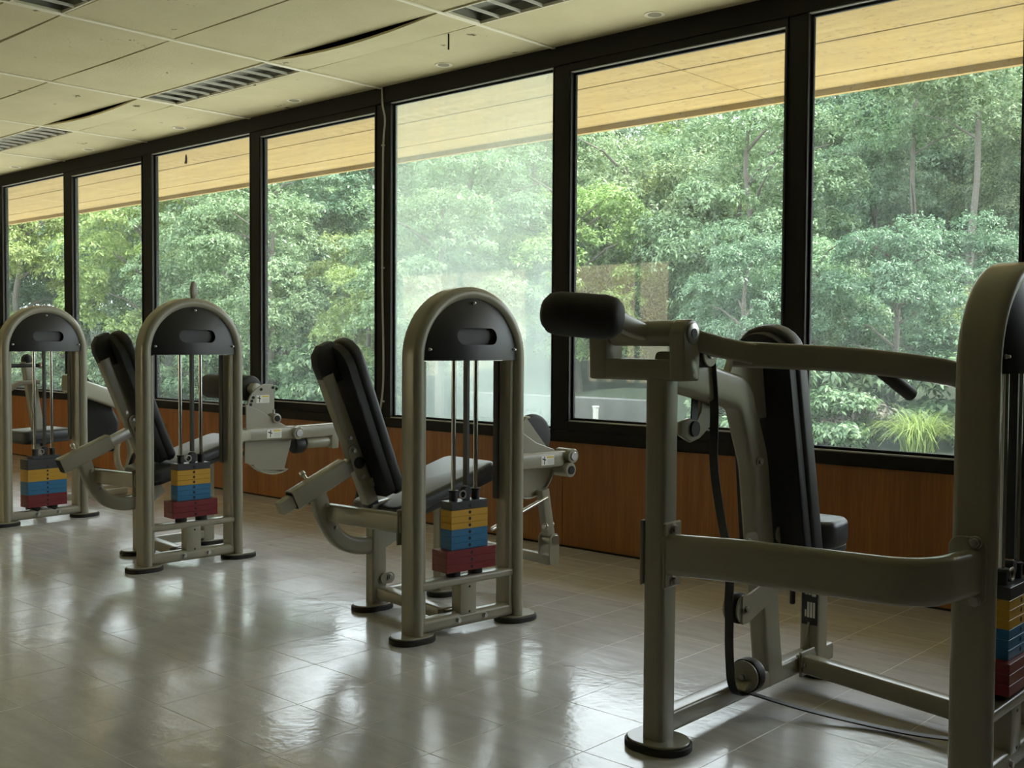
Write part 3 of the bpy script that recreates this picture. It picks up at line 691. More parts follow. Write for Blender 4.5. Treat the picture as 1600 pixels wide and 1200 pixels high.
# --- leg machine with lowered shin arm, nearest of the two
t3 = thing('leg_machine', 'cream leg machine in front of the fogged window, its shin arm hanging down', 'gym machine', (-3.145, -1.972, 0), R(83.957), 'weight stack machines in a row')
tower(t3)
leg_machine(t3, .55, 'in', ((.20, .455), (.775, .632)), ((.215, .545), (.60, .56)), ((.185, .475), (-.045, 1.035)), ((.20, .49), (-.04, 1.165)), ((.052, .632), (-.205, .515), (-.262, .486), .055), .55)
V = .20
bx = MB().sweep([(.70, V, .640), (1.035, V, .640)], rrect(.050, .070, .008, 3), (0, 0, 1)).build('pivot_beam', M['paint'], t3)
MB().sweep([(.545, .03, .640), (.74, V, .640)], rrect(.05, .06, .008, 3), (0, 0, 1)).build('beam_stub', M['paint'], t3)
warn_label(bx, (.905, V-.0255, .640), EX, EZ, -EY, .080, .044)
for z_, u_ in ((.652, 1.048), (.588, 1.032)):
    e = MB().cyl((u_, V-.050, z_), (u_, V+.050, z_), .034, 22).build('pivot_boss', M['paint'], bx, .003, 1); MB().cyl((u_, V-.056, z_), (u_, V-.049, z_), .020, 18).build('pivot_cap', M['steel'] if z_ > .6 else M['hole'], e, .002, 1)
plate_uz([(.72, .675), (.72, .80), (.775, .790), (.80, .775), (.90, .715), (1.01, .680), (1.035, .66), (1.0, .60), (.72, .60)], V+.050, .010, 'cam_plate', M['paint'], t3)
plate_uz([(.845, .838), (.862, .838), (1.015, .672), (.98, .65), (.80, .66), (.80, .80)], V+.085, .010, 'cam_plate', M['paint'], t3)
plate_uz([(.80, .80), (.838, .838), (.862, .838), (.862, .83), (.842, .828), (.806, .79)], V+.068, .044, 'cam_rim', M['paint'], t3)
cm = [(.73, .61), (1.03, .61)]+[(1.03-.0, .56)]+arc((.85, .62), .155, -10, -120, 12)+[(.73, .50)]
plate_uz(cm, V+.055, .012, 'lower_cam', M['paint'], t3)
MB().sweep([(p[0], V+.055, p[1]) for p in arc((.85, .62), .157, -5, -125, 16)], rrect(.006, .044, .002, 2), (0, 1, 0)).build('cam_track', M['paint'], t3)
MB().cyl((.945, V+.10, .735), (.945, V+.15, .735), .108, 32).build('thigh_roller', M['foam'], t3, .02, 3)
lg = MB().sweep([(.925, V+.03, .50), (.965, V+.03, .285)], rrect(.050, .046, .008, 3), (0, 1, 0)).build('shin_arm', M['paint'], t3)
for s in (-1, 1): bolt(lg, (.952+s*.030, V+.006 if s < 0 else V+.03, .33), (s, 0, 0), .013)
for s in (-1, 1): plate_uz(stadium(.062, .145) and [(.968+x, .218+z) for x, z in rrect(.062, .150, .026, 6)], V+.03+s*.036, .008, 'clevis_plate', M['paint'], lg)
MB().cyl((.972, V-.014, .262), (.972, V+.074, .262), .024, 20).build('clevis_pin', M['steel'], lg, .002, 1)
MB().box((.955, V+.03, .170), (.05, .066, .045)).build('clevis_bridge', M['paint'], lg, .004, 1)
MB().sweep([(.955, V+.06, .172), (.955, V+.46, .172)], rrect(.046, .046, .008, 3), (0, 0, 1)).build('roller_axle', M['paint'], lg)
MB().cyl((.60, V+.01, .352), (.935, V+.01, .463), .0095, 14).build('link_rod', M['chrome'], t3)

# --- leg machine with raised roller, second from the left
t2 = thing('leg_machine', 'cream leg machine with a raised black thigh roller and a small fin on its arch', 'gym machine', (-5.1112, -2.017, 0), R(86.975), 'weight stack machines in a row')
tower(t2)
leg_machine(t2, .47, 'up', ((.20, .46), (.775, .632)), ((.215, .455), (.625, .475)), ((.265, .475), (.012, 1.075)), ((.285, .49), (.015, 1.20)), ((.046, .629), (-.222, .514), (-.10, .56), .16), .47)
V = .15
fin = MB().prism([(0, 0), (.020, 0), (.030, .030), (.026, .070), (.012, .092), (.002, .088), (-.008, .05), (-.006, .02)], (UC+.01, 0, 1.398), EX, EZ, EY, -.012, .012).build('fin', M['paint'], t2, .006, 3); fin['label'] = 'small upright cream fin on top of the arch'
bx = MB().sweep([(.68, V, .650), (1.00, V, .650)], rrect(.050, .072, .008, 3), (0, 0, 1)).build('pivot_beam', M['paint'], t2)
MB().sweep([(.545, .03, .650), (.70, V, .650)], rrect(.05, .06, .008, 3), (0, 0, 1)).build('beam_stub', M['paint'], t2)
warn_label(bx, (.86, V-.0255, .650), EX, EZ, -EY, .095, .05)
e = MB().cyl((1.012, V-.050, .645), (1.012, V+.050, .645), .036, 22).build('pivot_boss', M['paint'], bx, .003, 1); MB().cyl((1.012, V-.056, .645), (1.012, V-.049, .645), .022, 18).build('pivot_cap', M['steel'], e, .002, 1)
plate_uz([(.69, .68), (.69, .82), (.73, .805), (.80, .775), (.88, .725), (.96, .685)], V, .010, 'cam_plate', M['paint'], t2)
up_ = [(.735, .74), (.735, .79)]+arc((.875, .79), .143, 172, 80, 10)+[(.905, .925), (.912, .90), (.912, .72), (.85, .70)]
uc = plate_uz(up_, V+.06, .012, 'index_plate', M['paint'], t2)
for a in (178, 168, 158, 148, 115, 78, 66):
    x, z = .875+.122*math.cos(R(a)), .79+.122*math.sin(R(a)); MB().cyl((x, V+.0545, z), (x, V+.050, z), .0085, 10).build('index_hole', M['hole'], uc)
warn_label(uc, (.835, V+.054, .845), EX, EZ, -EY, .085, .045)
MB().cyl((.884, V-.02, .735), (.884, V+.05, .735), .028, 20).build('knob_ring', M['paint'], uc, .004, 2); MB().cyl((.884, V-.022, .735), (.884, V-.018, .735), .018, 16).build('knob_bore', M['hole'], uc)
MB().cyl((.87, V-.005, .765), (.87, V-.005, .785), .007, 10).build('knob_bolt', M['steel'], uc)
sec = [(.70, .62), (1.01, .62), (1.0, .57), (.955, .425)]+[(p[0], p[1]) for p in arc((.885, .60), .185, -67, -135, 10)]+[(.70, .49)]
plate_uz(sec, V+.03, .012, 'lower_cam', M['paint'], t2)
MB().sweep([(p[0], V+.03, p[1]) for p in arc((.885, .60), .187, -62, -138, 14)], rrect(.006, .05, .002, 2), (0, 1, 0)).build('cam_track', M['paint'], t2)
MB().sweep([(1.03, V+.02, .645), (1.315, V+.02, .650)], rrect(.05, .075, .010, 3), (0, 0, 1)).build('shin_arm', M['paint'], t2)
ft = MB().box((1.30, V+.02, .595), (.05, .05, .12)).build('arm_end', M['paint'], t2, .008, 2)
MB().cyl((1.11, V+.04, .578), (1.28, V+.04, .578), .035, 20).build('arm_sleeve', M['paint'], ft, .008, 2)
MB().cyl((1.03, V+.05, .567), (1.10, V+.05, .567), .050, 20).build('arm_bumper', M['foam'], ft, .01, 2)
rl = MB().lathe((.80, V+.115, .905), (.80, V+.65, .905), [(0, .040), (.004, .066), (.015, .073), (.47, .073), (.51, .062), (.532, .04)], 28).build('thigh_roller', M['foam'], t2, 0, 2, 50)
MB().cyl((.80, V+.06, .905), (.80, V+.13, .905), .032, 20).build('roller_hub', M['paint'], rl, .004, 2)

# --- farthest machine, at the left edge
t1 = thing('weight_machine', 'farthest cream weight machine at the left edge with a thick black top plate', 'gym machine', (-6.985, -1.93, 0), R(93.0), 'weight stack machines in a row')
tower(t1, 'floor')
MB().sweep([(.04, .0, 1.10), (.04, .0, .08)], rrect(.012, .030, .003, 2), (0, 1, 0)).build('front_belt', M['belt'], t1)
V = .52
ps = MB().sweep([(.515, V, .10), (.50, V, .57), (.43, V, 1.03)], rrect(.075, .055, .012, 3), (0, 1, 0)).build('seat_mast', M['paint'], t1)
MB().lathe((.432, V, 1.02), (.424, V, 1.08), [(0, .034), (.02, .038), (.045, .032), (.058, .012)], 20).build('mast_cap', M['rubber'], ps)
cb = MB().cyl((.30, V-.02, 1.00), (.53, V-.02, 1.00), .014, 14).build('crossbar', M['rubber'], t1); MB().cyl((.50, V-.03, 1.0), (.535, V-.03, 1.0), .022, 14).build('end_knob', M['steel'], cb, .003, 1)
MB().sweep(fillet([(.28, V-.03, .83), (.36, V-.03, .885), (.50, V-.03, .885)], .03), rrect(.03, .03, .006, 3), (0, 1, 0)).build('crossbar', M['paint'], t1)
seat_pad(t1, .33, .555, .68, .565, V, .16, .07)
MB().sweep([(.50, V, .46), (.62, V, .50)], rrect(.06, .06, .01, 3), (0, 1, 0)).build('seat_arm', M['rubber'], t1)
MB().sweep([(.515, V, .06), (UC, .03, .06)], rrect(.06, .05, .008, 3), (0, 0, 1)).build('base_rail', M['paint'], t1)
MB().sweep([(.515, V, .06), (1.20, V+.05, .06)], rrect(.06, .05, .008, 3), (0, 0, 1)).build('base_rail', M['paint'], t1)
foot(t1, .515, V, .18, .12); foot(t1, 1.20, V+.05, .18, .12)
MB().sweep([(.555, .02, .885), (.60, V*.6, .88), (1.02, V+.05, .775), (1.19, V+.06, .715)], rrect(.05, .125, .02, 4), (0, 0, 1)).build('swing_arm', M['paint'], t1)
MB().prism([(-.20, .20), (-.12, .29), (.0, .18), (.11, -.05), (.08, -.27), (-.20, -.28)], (1.09, V+.16, .62), Vector((.91, -.4, 0)).normalized(), EZ, Vector((-.4, -.91, 0)).normalized(), -.05, .05).build('large_pad', M['vinyl'], t1, .02, 3)
ring = MB().sweep([(1.205+.055*math.cos(b), V+.08, .335+.135*math.sin(b)) for b in [2*math.pi*i/32 for i in range(32)]], rrect(.032, .05, .010, 3), (0, 1, 0), closed=True).build('guard_hoop', M['paint'], t1)
MB().sweep([(1.205, V+.08, .06), (1.205, V+.08, .20)], rrect(.05, .05, .01, 3), (0, 1, 0)).build('hoop_post', M['paint'], t1)
MB().box((1.10, V+.10, .10), (.24, .12, .016)).build('foot_board', M['paint'], t1, .004, 1)

# --- overhead press machine close to the camera
t4 = thing('press_machine', 'large cream press machine in the right foreground with curved lever arm and black roller', 'gym machine', (-.98, -2.03, 0), R(90), 'weight stack machines in a row')
tower(t4)
V = .815
fp = MB().sweep([(-.20, V, .028), (-.20, V, 1.075)], rrect(.075, .070, .014, 4), (0, 1, 0)).build('front_post', M['paint'], t4)
foot(t4, -.20, V, .19, .15, R(90))
MB().sweep([(-.18, V, .070), (.86, V, .070)], rrect(.060, .060, .010, 3), (0, 0, 1)).build('base_rail', M['paint'], t4)
r2 = MB().sweep([(.635, V-.02, .075), (.50, .04, .062)], rrect(.060, .060, .010, 3), (0, 0, 1)).build('cross_rail', M['paint'], t4)
MB().box((.64, V-.04, .078), (.10, .010, .085)).build('rail_flange', M['paint'], r2, .002, 1); bolt(r2, (.60, V-.048, .08), (0, -1, 0), .010)
foot(t4, .80, V-.02, .17, .13)
neck = fillet([(-.20, V, 1.10), (.22, V, 1.02), (.322, V, .80), (.445, V, .05)], [.10, .30], 10)
sp = MB().sweep(neck, rrect(.108, .062, .016, 4), (0, 1, 0)).build('spine_tube', M['paint'], t4, angle=60)
bolt(sp, (.305, V-.033, .80), (0, -1, 0), .011)
for s, u_ in ((-1, .262), (1, .470)):
    lg = MB().prism(stadium(.085, .06), (u_, V-.031, .545), EX, EZ, EY, -.004, .004).build('pad_lug', M['paint'], sp, .001, 1); bolt(lg, (u_+s*.018, V-.037, .545), (0, -1, 0), .010)
plate_uz([(.10, 1.02), (.20, 1.175), (.375, 1.175), (.385, .93), (.25, .93)], V, .03, 'upper_spine', M['paint'], t4, .006)
back_pad(t4, (.455, .40), (.315, 1.225), .135, .075, .055, V)
seat_pad(t4, .575, .578, .745, .585, V, .15, .095)
rp = MB().sweep([(.765, V, .035), (.765, V, .52)], rrect(.075, .072, .010, 3), (0, 1, 0)).build('seat_post', M['paint'], t4)
MB().prism([(-.035, .10), (.0, .10), (.0, .20)], (.728, V, 0), EX, EZ, EY, -.004, .004).build('gusset', M['paint'], rp)
pq = MB().box((.7268, V-.003, .255), (.0016, .060, .140)).build('instruction_plate', M['label_k'], rp); pq['label'] = 'black instruction plate with white print'
for (y_, z_, w_, h_) in ((.013, .358, .010, .014), (.0, .358, .010, .014), (-.016, .356, .016, .018), (.015, .285, .006, .025), (.005, .298, .008, .055), (-.006, .298, .008, .055), (-.017, .298, .008, .055)):
    MB().box((.7257, V-.003+y_, z_-.06), (.0008, w_, h_)).build('printed_block', M['label_w'], pq)
pn = MB().cyl((.70, V+.05, .36), (.70, V+.05, .255), .010, 12).build('pop_pin', M['rubber'], rp, .003, 1); MB().box((.715, V+.045, .345), (.05, .022, .045)).build('pin_block', M['paint'], rp, .004, 1)
# lower curved guard bar between front post and tower
gb = fillet([(-.215, V-.035, .572), (-.245, .52, .592), (-.262, .02, .606), (-.03, -.01, .608)], [.9, .13], 12)
g = MB().sweep(gb, rrect(.046, .118, .020, 5), (0, 0, 1)).build('guard_bar', M['paint'], t4, angle=60)
MB().box((-.20, V-.040, .57), (.085, .010, .19)).build('post_flange', M['paint'], g, .004, 1)
MB().box((-.20, V+.040, .57), (.085, .010, .19)).build('post_flange', M['paint'], g, .004, 1)
for z_ in (.645, .495): bolt(g, (-.20, V-.046, z_), (0, -1, 0), .012); bolt(g, (-.20, V+.046, z_), (0, 1, 0), .012)
MB().prism(rrect(.095, .175, .03, 5), (-.0195, .004, .608), EY, EZ, EX, -.012, -.004).build('tower_flange', M['paint'], g, .002, 1)
for z_ in (.683, .537): bolt(g, (-.034, -.016, z_), (-1, 0, 0), .012)
# pivot yoke on top of the front post
yk = MB().sweep([(-.20, V+.225, 1.100), (-.20, V-.085, 1.100)], rrect(.075, .062, .010, 3), (0, 0, 1)).build('yoke_bar', M['paint'], t4)
for v_, n_ in ((V+.205, 'yoke_cheek'), (V-.075, 'yoke_cheek')):
    w_ = .062 if v_ > V else .05
    pts = [(-.04, 1.07), (.04, 1.07), (.04, 1.205)]+arc((0, 1.205), .04, 0, 180, 10)+[(-.04, 1.205)]
    MB().prism(pts, (-.20, v_, 0), EX, EZ, EY, -w_/2, w_/2).build(n_, M['paint'], t4, .006, 2)
sl = MB().cyl((-.20, V+.17, 1.205), (-.20, V-.05, 1.205), .037, 26).build('pivot_sleeve', M['paint'], t4, .004, 2)
c1 = MB().cyl((-.20, V-.098, 1.205), (-.20, V-.106, 1.205), .030, 24).build('pivot_cap', M['steel'], sl, .003, 2); MB().cyl((-.20, V-.105, 1.205), (-.20, V-.108, 1.205), .014, 16).build('pivot_core', M['rubber'], c1)
# counter roller
ra, rb = Vector((-0.449, 1.053, 1.263)), Vector((-0.380, 0.827, 1.244))
dv = (rb-ra); Lr = dv.length
MB().lathe(ra, rb, [(0, .020), (.006, .042), (.022, .057), (.05, .063), (Lr-.05, .063), (Lr-.022, .057), (Lr-.006, .042), (Lr, .020)], 30).build('counter_roller', M['foam'], t4, 0, 2, 60)
MB().sweep([rb-dv.normalized()*.03, Vector((-.21, V+.06, 1.205))], rrect(.048, .048, .010, 3), (0, 0, 1)).build('roller_arm', M['paint'], t4)
# lever arm
A0 = Vector((-.19, V-.045, 1.20)); A1 = Vector((-0.053, 0.640, 1.147)); A2 = Vector((0.176, 0.417, 1.131)); A3 = Vector((0.329, 0.216, 1.101)); A4 = Vector((0.427, 0.197, 1.085))
lv = MB().sweep([A0, A1.lerp(A0, .35), A1+Vector((.02, -.02, 0))], rrect(.050, .060, .010, 3), (0, 0, 1)).build('lever_tube', M['paint'], t4)
ar = MB().sweep(spline([A1+Vector((-.01, .03, 0)), A2, A3, Vector((0.533, 0.198, 1.068)), Vector((0.710, 0.210, 1.032))], 8), rrect(.046, .074, .012, 4), (0, 0, 1)).build('lever_arm', M['paint'], t4, angle=60)
MB().sweep([Vector((0.233, 0.352, 1.103)), Vector((0.369, 0.317, 1.028))], circ(.021, 16), (0, 0, 1)).build('hand_grip', M['rubber'], ar, .005, 2)
# pulleys, belt, hook
def pulley(c, r, ax=EY):
    o = MB().cyl(c-ax*.018, c+ax*.018, r, 26).build('pulley', M['rubber'], t4, .004, 2)
    for s in (-1, 1): MB().cyl(c+ax*s*.020, c+ax*s*.026, r*.92, 26).build('side_plate', M['paint'], o, .001, 1)
    bolt(o, c-ax*.030, -ax, .010); return o
P1 = Vector((-.03, V-.03, 1.145)); P2 = Vector((.15, V-.05, .355)); P3 = Vector((.222, V-.05, .128))
pulley(P1, .040); pulley(P2, .048); pulley(P3, .054, EX)
plate_uz([(.13, .31), (.17, .31), (.38, .375), (.38, .45), (.17, .40), (.13, .40)], V-.078, .008, 'pulley_bracket', M['paint'], t4)
plate_uz([(.18, .115), (.26, .115), (.29, .098), (.15, .098)], V-.05, .06, 'pulley_foot', M['paint'], t4)
bl = spline([P1+Vector((.042, 0, 0)), (.035, V-.03, .98), (.035, V-.03, .82), (.06, V-.04, .66), (.10, V-.05, .50), P2+Vector((-.050, 0, .02)), P2+Vector((-.046, 0, -.03)), (.105, V-.05, .25), (.112, V-.05, .18), (.132, V-.045, .118), (.165, V-.045, .078), (.225, V-.05, .068)], 6)
MB().sweep(bl, rrect(.0045, .030, .001, 1), (0, 1, 0)).build('lift_belt', M['belt'], t4)
MB().sweep(spline([(.225, V-.05, .070), (.31, .62, .030), (.365, .42, .012), (.375, .25, .018), (.36, .06, .05)], 8), rrect(.030, .0045, .001, 1), (0, 0, 1)).build('floor_belt', M['belt'], t4)
plate_uz([(.055, 1.04), (.135, 1.03), (.125, .95), (.105, .915), (.05, .885), (.0, .875), (-.06, .90), (-.06, .94), (-.01, .95), (.03, .945), (.05, .97)], V+.035, .016, 'hook_plate', M['paint'], t4, .004)
MB().cyl((.013, V+.02, .917), (.013, V+.05, .917), .024, 16).build('hook_bush', M['rubber'], t4)
MB().sweep([(.02, V+.03, 1.03), (.015, V+.03, .93)], rrect(.034, .005, .001, 1), (0, 1, 0)).build('short_strap', M['belt'], t4)
MB().box((-.045, V-.02, 1.15), (.075, .05, .085)).build('pulley_housing', M['rubber'], t4, .006, 1)

# ------------------------------------------------------------------ outdoors: apron, hillside, trees
def gz(x, y):
    s = max(0.0, y-13.0); return -.5+.20*s*s/(s+3.0) if s > 0 else -.5
mb = MB(); NX, NY = 44, 34; xs = [-75+ (110)*i/NX for i in range(NX+1)]; ys = [12.0+60*j/NY for j in range(NY+1)]
for y_ in ys:
    for x_ in xs: mb.v.append((x_, y_, gz(x_, y_)+(0 if y_ < 14 else .5*math.sin(x_*.7)*math.sin(y_*.9))))
for j in range(NY):
    for i in range(NX): a = j*(NX+1)+i; mb.f.append((a, a+1, a+NX+2, a+NX+1))
struct(mb.build('hillside', M['hill']))
struct(MB().box((-20, 4.6, -.56), (110, 9.0, .12)).build('concrete_apron', M['concrete']))
struct(MB().box((-20, 10.6, -.56), (110, 3.0, .11)).build('lawn_strip', M['lawn']))
struct(MB().box((-20, -16, -.56), (110, 14, .12)).build('yard_ground', M['concrete']))

struct(MB().box((-12, -15.2, 2.0), (40, .4, 5.2)).build('added_tan_wall', mat('tan_reflector', (.78, .62, .36), .9, var=.1, vscale=1)))  # wall added outside the rear windows: hides sky, gives tan reflection and bounce
def np_mesh(name, V_, Fq, material):
    me = bpy.data.meshes.new(name); n = len(V_); k = len(Fq)
    me.vertices.add(n); me.vertices.foreach_set('co', V_.astype(np.float32).ravel())
    me.loops.add(k*4); me.loops.foreach_set('vertex_index', Fq.astype(np.int32).ravel())
    me.polygons.add(k); me.polygons.foreach_set('loop_start', np.arange(0, k*4, 4, dtype=np.int32))
    me.update(calc_edges=True); me.materials.append(material); return me
def leaves(name, centres, outward, n_per, size, spread, material, droop=.35, seed=0, width=.42):
    """rosettes of pointed leaves: centres (N,3), outward unit vectors (N,3)"""
    g = np.random.default_rng(seed); N = len(centres)
    up_ = outward*.55+np.array([0, 0, .75]); up_ += g.normal(0, .35, up_.shape); up_ /= np.linalg.norm(up_, axis=1, keepdims=True)
    ref = g.normal(size=(N, 3)); e1 = np.cross(up_, ref); e1 /= np.linalg.norm(e1, axis=1, keepdims=True); e2 = np.cross(up_, e1)
    Vs = []; 
    for k in range(n_per):
        a = 2*np.pi*k/n_per+g.uniform(-.4, .4, N); L = size*g.uniform(.7, 1.25, N)[:, None]
        d = e1*np.cos(a)[:, None]+e2*np.sin(a)[:, None]; tang = np.cross(up_, d)
        d2 = d*np.cos(droop)-up_*np.sin(droop)*g.uniform(.2, 1.6, N)[:, None]
        b = centres+g.normal(0, spread, (N, 3))
        p0 = b; p1 = b+d2*L*.5+tang*L*width*.5+up_*L*.06; p2 = b+d2*L-up_*L*.12; p3 = b+d2*L*.5-tang*L*width*.5+up_*L*.06
        Vs.append(np.stack([p0, p1, p2, p3], 1).reshape(-1, 3))
    V_ = np.concatenate(Vs); F_ = np.arange(len(V_)).reshape(-1, 4); return np_mesh(name, V_, F_, material)
def crown_points(seed, rx, rz, z0, n_clump, clump_r, n_ros, flat=.7):
    g = np.random.default_rng(seed); cs = []; ou = []
    for i in range(n_clump):
        d = g.normal(size=3); d /= np.linalg.norm(d)
        rr = g.uniform(.45, 1.0)**.6
        c = np.array([d[0]*rx*rr, d[1]*rx*rr, z0+rz+d[2]*rz*rr]); cr = clump_r*g.uniform(.65, 1.35)
        q = g.normal(size=(n_ros, 3)); q /= np.linalg.norm(q, axis=1, keepdims=True); q[:, 2] = np.where(q[:, 2] < -.25, -q[:, 2]*.6, q[:, 2])
        cs.append(c+q*np.array([cr, cr, cr*flat])*g.uniform(.8, 1.05, (n_ros, 1))); o = q+d*.5; ou.append(o/np.linalg.norm(o, axis=1, keepdims=True))
    return np.concatenate(cs), np.concatenate(ou)
def trunk_mesh(seed, h, r, crown_z, spread):
    g = random.Random(seed); mb = MB()
    pts = [(0, 0, -.4)]; x = y = 0
    for i in range(1, 7): x += g.uniform(-.12, .12); y += g.uniform(-.12, .12); pts.append((x, y, h*i/6))
    sp_ = spline(pts, 4); n = len(sp_)
    for i in range(n-1): mb.cyl(sp_[i], sp_[i+1], r*(1-.75*i/n), 9, r*(1-.75*(i+1)/n))
    for b in range(7):
        k = int(n*g.uniform(.3, .95)); p = Vector(sp_[min(k, n-1)]); a = g.uniform(0, 6.28); L = spread*g.uniform(.5, .95)
        q1 = p+Vector((math.cos(a)*L*.5, math.sin(a)*L*.5, L*.35)); q2 = p+Vector((math.cos(a)*L, math.sin(a)*L, L*.5))
        mb.cyl(p, q1, r*.33, 6, r*.22); mb.cyl(q1, q2, r*.22, 6, r*.08)
    me = mb.mesh('trunk', 0); me.materials.append(M['bark']); return me
KIND = {}
def kind(key, seed, rx, rz, z0, ncl, clr, nros, size, matn, h, tr, n_per=6, flat=.7, width=.42):
    c, o = crown_points(seed, rx, rz, z0, ncl, clr, nros, flat)
    KIND[key] = (leaves('foliage', c, o, n_per, size, .03, M[matn], seed=seed, width=width), trunk_mesh(seed, h, tr, z0, rx))
kind('a', 1, 2.5, 3.4, 1.0, 62, .80, 110, .125, 'leaf_mid', 6.8, .17)
kind('b', 2, 2.3, 3.0, .6, 58, .74, 110, .120, 'leaf_mid', 5.8, .15)
kind('c', 3, 2.7, 3.8, 1.2, 66, .88, 105, .13, 'leaf_dark', 7.4, .19, flat=.4)
kind('d', 4, 2.1, 2.8, .5, 52, .72, 105, .115, 'leaf_lime', 5.4, .14)
kind('e', 5, 2.4, 3.2, .8, 60, .72, 110, .12, 'leaf_dark', 6.2, .16)
kind('f', 6, 2.2, 2.6, 5.6, 40, .78, 100, .12, 'leaf_mid', 9.8, .105)
TL = {'a': 'broad mid green tree in the forest behind the windows', 'b': 'rounded mid green tree in the forest behind the windows', 'c': 'dark layered tree in the forest behind the windows',
      'd': 'bright yellow green tree in the forest behind the windows', 'e': 'dense dark green tree in the forest behind the windows', 'f': 'tall bare-trunked tree rising above its neighbours'}
TN = {'a': 'broadleaf_tree', 'b': 'broadleaf_tree', 'c': 'layered_tree', 'd': 'lime_tree', 'e': 'dark_tree', 'f': 'tall_tree'}
TG = {'a': 'broad mid green forest trees', 'b': 'rounded mid green forest trees', 'c': 'dark layered forest trees', 'd': 'yellow green forest trees', 'e': 'dense dark forest trees', 'f': 'tall trunked forest trees'}
def tree(k, x, y, s, rz, label=None, group=True):
    fm, tm = KIND[k]; d_ = math.hypot(x, y-CAM.y); KH = {'a': 8.2, 'b': 7.0, 'c': 9.2, 'd': 6.5, 'e': 7.6, 'f': 11.2}[k]
    az_ = math.degrees(math.atan2(x, y-CAM.y))
    if k != 'f' and -23.4 < az_ < -18.0 and d_ < 31: s = min(s, (1.17+d_*math.tan(R(7.0))-gz(x, y))/KH)
    if k != 'f': s = min(s, (1.17+d_*math.tan(R(16.0))-gz(x, y))/KH)
    t = thing(TN[k], label or TL[k], 'tree', (x, y, gz(x, y)-.05), rz, TG[k] if label is None else None); t.scale = (s, s, s*random.uniform(.90, 1.0))
    link('foliage', fm, t); link('trunk', tm, t); return t
random.seed(21)
spots = []; TREES = []; SHRUBS = []
def try_add(az, d, mind):
    x = math.sin(R(az))*d; y = CAM.y+math.cos(R(az))*d
    if y < 12.2 or (-18.0 < x < -10.6 and y < 15.4): return None
    for (a_, b_) in spots:
        if (a_-x)**2+(b_-y)**2 < mind*mind: return None
    spots.append((x, y)); return x, y
fixed = [('d', -66.3, 44, 1.2, 'bright lime tree at the left edge behind the leftmost window'), ('d', -61.0, 37.5, 1.2, 'yellow green tree seen behind the second and third windows from the left'),
         ('d', -49.6, 27.5, .62, 'low yellow green tree behind the seat of the fogged window machine'), ('d', -17.6, 21.0, .5, 'bright lime tree at the right edge behind the foreground machine'),
         ('f', -19.4, 27.0, 1.0, 'tall bare-trunked tree at the upper right behind the rightmost window'), ('f', -22.2, 30.0, .95, 'slim bare-trunked tree behind the left part of the rightmost window')]
for k_, az, d, s, lab in fixed:
    p = try_add(az, d, .1)
    if p: TREES.append((tree(k_, p[0], p[1], s, random.uniform(0, 6.28), lab), None, 0 if d < 24 else 1 if d < 33 else 2, p))
for ring_, (d0, d1, n_try, mind) in enumerate(((19.2, 24.0, 900, 1.9), (24.0, 33.0, 1200, 2.6), (33.0, 48.0, 1500, 3.4), (48.0, 70.0, 900, 4.6))):
    for i in range(n_try):
        az = random.uniform(-77, -8); d = random.uniform(d0, d1)
        if d*math.cos(R(az)) < 17.1: continue
        p = try_add(az, d, mind)
        if p:
            k_ = random.choices('abcde', (30, 26, 20, 7, 20))[0]
            s = random.uniform(.45, .72) if ring_ == 0 else random.uniform(.72, 1.05) if ring_ == 1 else random.uniform(.9, 1.35)
            TREES.append((tree(k_, p[0], p[1], s, random.uniform(0, 6.28)), k_, ring_, p))
# low shrubs, flowers, grass tuft and kerb things at the foot of the slope
c, o = crown_points(31, .75, .5, .05, 22, .30, 34, .8); SH = leaves('foliage', c, o, 6, .13, .02, M['leaf_mid'], seed=31)
c, o = crown_points(32, .75, .45, .05, 20, .30, 30, .8); SHB = leaves('foliage', c, o, 5, .12, .02, M['brownleaf'], seed=32)
def shrub(x, y, s, me, label, name='shrub', cat='shrub', group=None):
    t = thing(name, label, cat, (x, y, gz(x, y)-.02), random.uniform(0, 6.28), group); t.scale = (s, s, s); link('foliage', me, t)
    MB().cyl((0, 0, -.1), (0, 0, .4), .03, 8).build('stem', M['bark'], t); return t
n = 0
for i in range(60):
    az = -76+68*i/59+random.uniform(-.5, .5); d = 16.9/math.cos(R(az))+random.uniform(-.3, 1.2)
    x = math.sin(R(az))*d; y = CAM.y+math.cos(R(az))*d
    if -24.6 < az < -17 or -19.0 < x < -10.4: continue
    SHRUBS.append((shrub(x, y, random.uniform(.8, 1.35), SH, 'low green shrub at the foot of the forest slope', group='green shrubs along the slope foot'), 's', 0, (x, y)))
shrub(-8.2, 12.4, .85, SHB, 'brownish twiggy shrub with cream flowers low in the rightmost window', 'flowering_shrub')
fl_ = [o_ for o_ in bpy.data.objects if o_.name.startswith('flowering_shrub')][0]
c, o = crown_points(33, .70, .30, .45, 10, .20, 16, .8); link('flowers', leaves('flowers', c, o, 5, .10, .02, M['flowers'], seed=33), fl_)
shrub(-8.9, 12.9, 1.15, SH, 'green shrub just left of the brown flowering shrub'); shrub(-7.6, 13.3, 1.2, SH, 'green shrub behind the brown flowering shrub'); shrub(-6.4, 13.6, 1.4, SH, 'large green shrub behind the arching grass')
